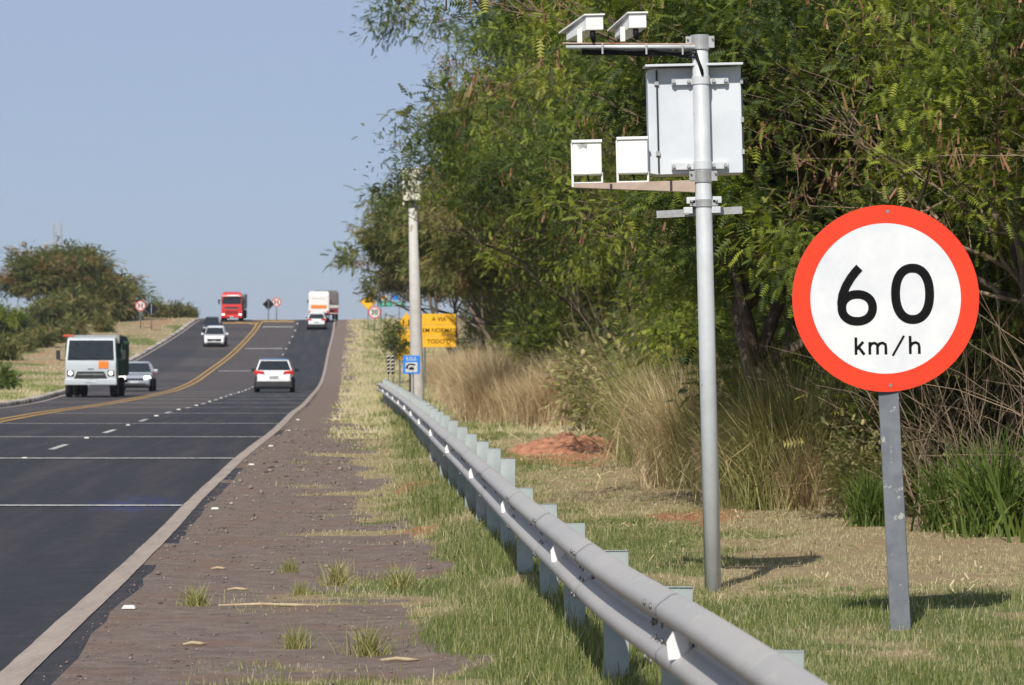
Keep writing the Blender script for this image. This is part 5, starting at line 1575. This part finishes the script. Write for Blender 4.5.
lawn_m = bpy.data.materials.new('lawn_blade'); lawn_m.use_nodes = True
nt = lawn_m.node_tree; nt.nodes.clear()
out = nd(nt, 'ShaderNodeOutputMaterial'); at = nd(nt, 'ShaderNodeAttribute', attribute_name='tint')
c_ = ramp(nt, at.outputs['Fac'], [(0.0, (0.10, 0.145, 0.035)), (0.3, (0.20, 0.23, 0.075)), (0.6, (0.36, 0.34, 0.17)), (1.0, (0.58, 0.50, 0.33))])
p_ = nd(nt, 'ShaderNodeBsdfDiffuse'); nt.links.new(c_, p_.inputs[0]); t_ = nd(nt, 'ShaderNodeBsdfTranslucent'); nt.links.new(c_, t_.inputs[0])
mx = nd(nt, 'ShaderNodeMixShader'); mx.inputs[0].default_value = .3
nt.links.new(p_.outputs[0], mx.inputs[1]); nt.links.new(t_.outputs[0], mx.inputs[2]); nt.links.new(mx.outputs[0], out.inputs[0])
lawn('grass', 330000, (13.5, 125), (0.9, 9.5), .030, .0060, 301, power=.9)
n_ = 70000; g = np.random.default_rng(87)
Y = 70 * (352 / 70) ** g.random(n_); u = 1.2 + 9 * g.random(n_) ** 1.2
z3_ = zones(u, Y); gn_ = z3_[1]; kp = g.random(n_) < (1 - z3_[0]) * (.5 + .5 * gn_); Y = Y[kp]; u = u[kp]; gn_ = gn_[kp]; n_ = len(Y)
X = u + EDGE(Y); Z = ground_ud(u, Y); h_ = .06 * g.gamma(3, .4, n_) * (1 + Y / 250); w_ = .03 * g.uniform(.5, 1.5, n_) * (1 + Y / 200); az = g.normal(0, .5, n_)
V = np.stack([np.stack([X - w_ / 2, Y, Z - .01], -1), np.stack([X + w_ / 2, Y, Z - .01], -1), np.stack([X + np.sin(az) * h_, Y + .03, Z + h_ * np.cos(az)], -1)], 1)
o = np_mesh('grass', V.reshape(-1, 3), np.arange(n_ * 3).reshape(-1, 3), lawn_m, tint=np.clip(.30 + .6 * (1 - gn_) + g.normal(0, .22, n_), 0, 1))
tag(o, 'dry grass of the far right verge', 'grass', kind='stuff')
n_ = 90000; g = np.random.default_rng(88)
Y = 105 * (360 / 105) ** g.random(n_); u = -WL(Y) - .5 - 34 * g.random(n_) ** 1.4
gn_ = zones(u, Y)[1]; kp = g.random(n_) < .25 + .75 * gn_; Y = Y[kp]; u = u[kp]; gn_ = gn_[kp]; n_ = len(Y)
X = u + EDGE(Y); Z = ground_ud(u, Y); h_ = .10 * g.gamma(3, .4, n_); w_ = .05 * g.uniform(.5, 1.5, n_); az = g.normal(0, .5, n_)
V = np.stack([np.stack([X - w_ / 2, Y, Z - .01], -1), np.stack([X + w_ / 2, Y, Z - .01], -1), np.stack([X + np.sin(az) * h_, Y + .03, Z + h_ * np.cos(az)], -1)], 1)
o = np_mesh('grass', V.reshape(-1, 3), np.arange(n_ * 3).reshape(-1, 3), lawn_m, tint=np.clip(.25 + .6 * (1 - gn_) + g.normal(0, .2, n_), 0, 1))
tag(o, 'dry and green grass covering the left bank', 'grass', kind='stuff')
g = np.random.default_rng(99); n_ = 9000     # fallen straw and leaves along the wood
Y = 22 * (95 / 22) ** g.random(n_); u = 4.2 + g.normal(1.6, 1.3, n_)
kp = (u > 3.6) & (g.random(n_) < fnoise(u, Y * .5, .8, 131) * 1.2); Y = Y[kp]; u = u[kp]; n_ = len(Y)
sc = np.clip(Y / 28, 1, 2.5); az = g.uniform(0, 3.14, n_); ln = .06 * g.gamma(2, .6, n_) * sc; wd_ = .008 * sc * g.uniform(.5, 2, n_)
X = u + EDGE(Y); Z = ground_ud(u, Y) + .015 + .015 * g.random(n_); tl_ = g.normal(0, .2, n_)
ca_, sa_ = np.cos(az), np.sin(az)
V = np.stack([np.stack([X + a_ * ca_ * ln - b_ * sa_ * wd_, Y + a_ * sa_ * ln + b_ * ca_ * wd_, Z + a_ * tl_ * ln + abs(b_) * 0], -1) for a_, b_ in ((-.5, -.5), (.5, -.4), (.5, .4), (-.5, .5))], 1)
o = np_mesh('leaf_litter', V.reshape(-1, 3), np.arange(n_ * 4).reshape(-1, 4), straw, tint=g.random(n_))
tag(o, 'straw and dry leaves strewn along the foot of the wood', 'litter', kind='stuff')
g = np.random.default_rng(77)          # loose stones of the shoulder
n_ = 20000
Y = 14.5 * (80 / 14.5) ** g.random(n_); u = g.uniform(.15, 3.2, n_)
kp = g.random(n_) < zones(u, Y)[0] * (.25 + .75 * (fnoise(u, Y, .5, 71) > .5)); Y = Y[kp]; u = u[kp]; n_ = len(Y)
r_ = .0030 * g.gamma(1.6, .8, n_) * np.clip(Y / 22, 1, 2.5)
oc = np.array([(1, 0, 0), (0, 1, 0), (-1, 0, 0), (0, -1, 0), (0, 0, .8), (0, 0, -.6)]); of = np.array([(0, 1, 4), (1, 2, 4), (2, 3, 4), (3, 0, 4), (1, 0, 5), (2, 1, 5), (3, 2, 5), (0, 3, 5)])
rz_ = g.uniform(0, 6.28, n_); V = oc[None] * g.uniform(.6, 1.4, (n_, 6, 1)) * r_[:, None, None]
V = np.stack([V[..., 0] * np.cos(rz_)[:, None] - V[..., 1] * np.sin(rz_)[:, None], V[..., 0] * np.sin(rz_)[:, None] + V[..., 1] * np.cos(rz_)[:, None], V[..., 2]], -1)
V = V + np.stack([u + EDGE(Y), Y, ground_ud(u, Y) + r_ * .3], -1)[:, None]
stone = leaf_mat('shoulder_stone', [(0, (.09, .068, .06)), (.5, (.19, .15, .13)), (.85, (.30, .25, .21)), (1, (.5, .44, .38))], 0.0, .9, pscale=3)
o = np_mesh('gravel', V.reshape(-1, 3), (np.arange(n_)[:, None, None] * 6 + of[None]).reshape(-1, 3), stone, tint=np.repeat(g.random(n_), 8))
tag(o, 'loose brown gravel scattered over the shoulder', 'gravel', kind='stuff')

# tufts on the shoulder, in the photo's places
TF = grass_clump('grass_tuft', 'x', 84, 260, .21, .13, .006, strawg, 'grass tuft', arch=1.1, seg=3)
tl = [(196, 606, 'small green grass tuft on the shoulder nearest the edge line', 1.0), (338, 585, 'broad wispy grass tuft in the middle of the gravel shoulder', 1.3), (290, 572, 'pale dry grass tuft farthest up the gravel shoulder', .8),
      (296, 648, 'lone grass tuft in the foreground of the gravel shoulder', .9), (368, 655, 'grass tuft at the shoulder edge beside the foreground lawn', 1.2), (300, 595, 'thin grass tuft behind the long dry stalk', .7),
      (400, 590, 'wide dry grass tuft where gravel meets the lawn', 1.3)]
for k, (px, py, lb, s) in enumerate(tl):
    Y = 20.0
    for _ in range(30):
        X = at_px(px, Y); Y = (-gz(X, Y)) * FOC / (py - HOR)
    o = put1(TF, at_px(px, Y), Y, k, s, lb, None, k == 0)

# dry stalks and chips on the shoulder
sti = mat('dry_stalk', (0.46, 0.37, 0.24), .8, 0, col2=(.32, .24, .15), scale=20)
for k, (px, py, ln, rz, lb) in enumerate(((219, 570, .13, .1, 'short bright wood chip lying on the brown shoulder'), (238, 591, .16, -.05, 'pale flat stalk lying beside the green tuft'), (272, 607, .75, -.03, 'long dry stalk lying across the gravel shoulder'),
                                  (400, 662, .22, .1, 'pale stick at the lawn edge in the foreground'), (195, 646, .14, .2, 'small brown twig on the foreground shoulder'))):
    Y = 20.0
    for _ in range(30):
        X = at_px(px, Y); Y = (-gz(X, Y)) * FOC / (py - HOR)
    z = gz(X, Y)
    o = MB().tube([(-ln / 2, 0, .012), (-ln * .1, .01, .02), (ln * .2, -.01, .016), (ln / 2, .01, .012)], [.008, .013, .012, .006], 6).build('dry_stick', sti, smooth=True, loc=(X, Y, z)); o.rotation_euler = (0, 0, rz)
    tag(o, lb, 'stick')

# ------------------------------------------------------------------ thin dry-season haze
hzm = bpy.data.materials.new('haze'); hzm.use_nodes = True; nt = hzm.node_tree; nt.nodes.clear()
out = nd(nt, 'ShaderNodeOutputMaterial'); pv = nd(nt, 'ShaderNodeVolumePrincipled')
pv.inputs['Color'].default_value = (.86, .90, 1.0, 1); pv.inputs['Density'].default_value = 0.00013; pv.inputs['Anisotropy'].default_value = .2
nt.links.new(pv.outputs[0], out.inputs['Volume'])
o = MB().box(0, 1950, 35, 5700, 4600, 120).build('haze', hzm)
tag(o, 'thin pale haze over the far road', 'haze', kind='stuff')
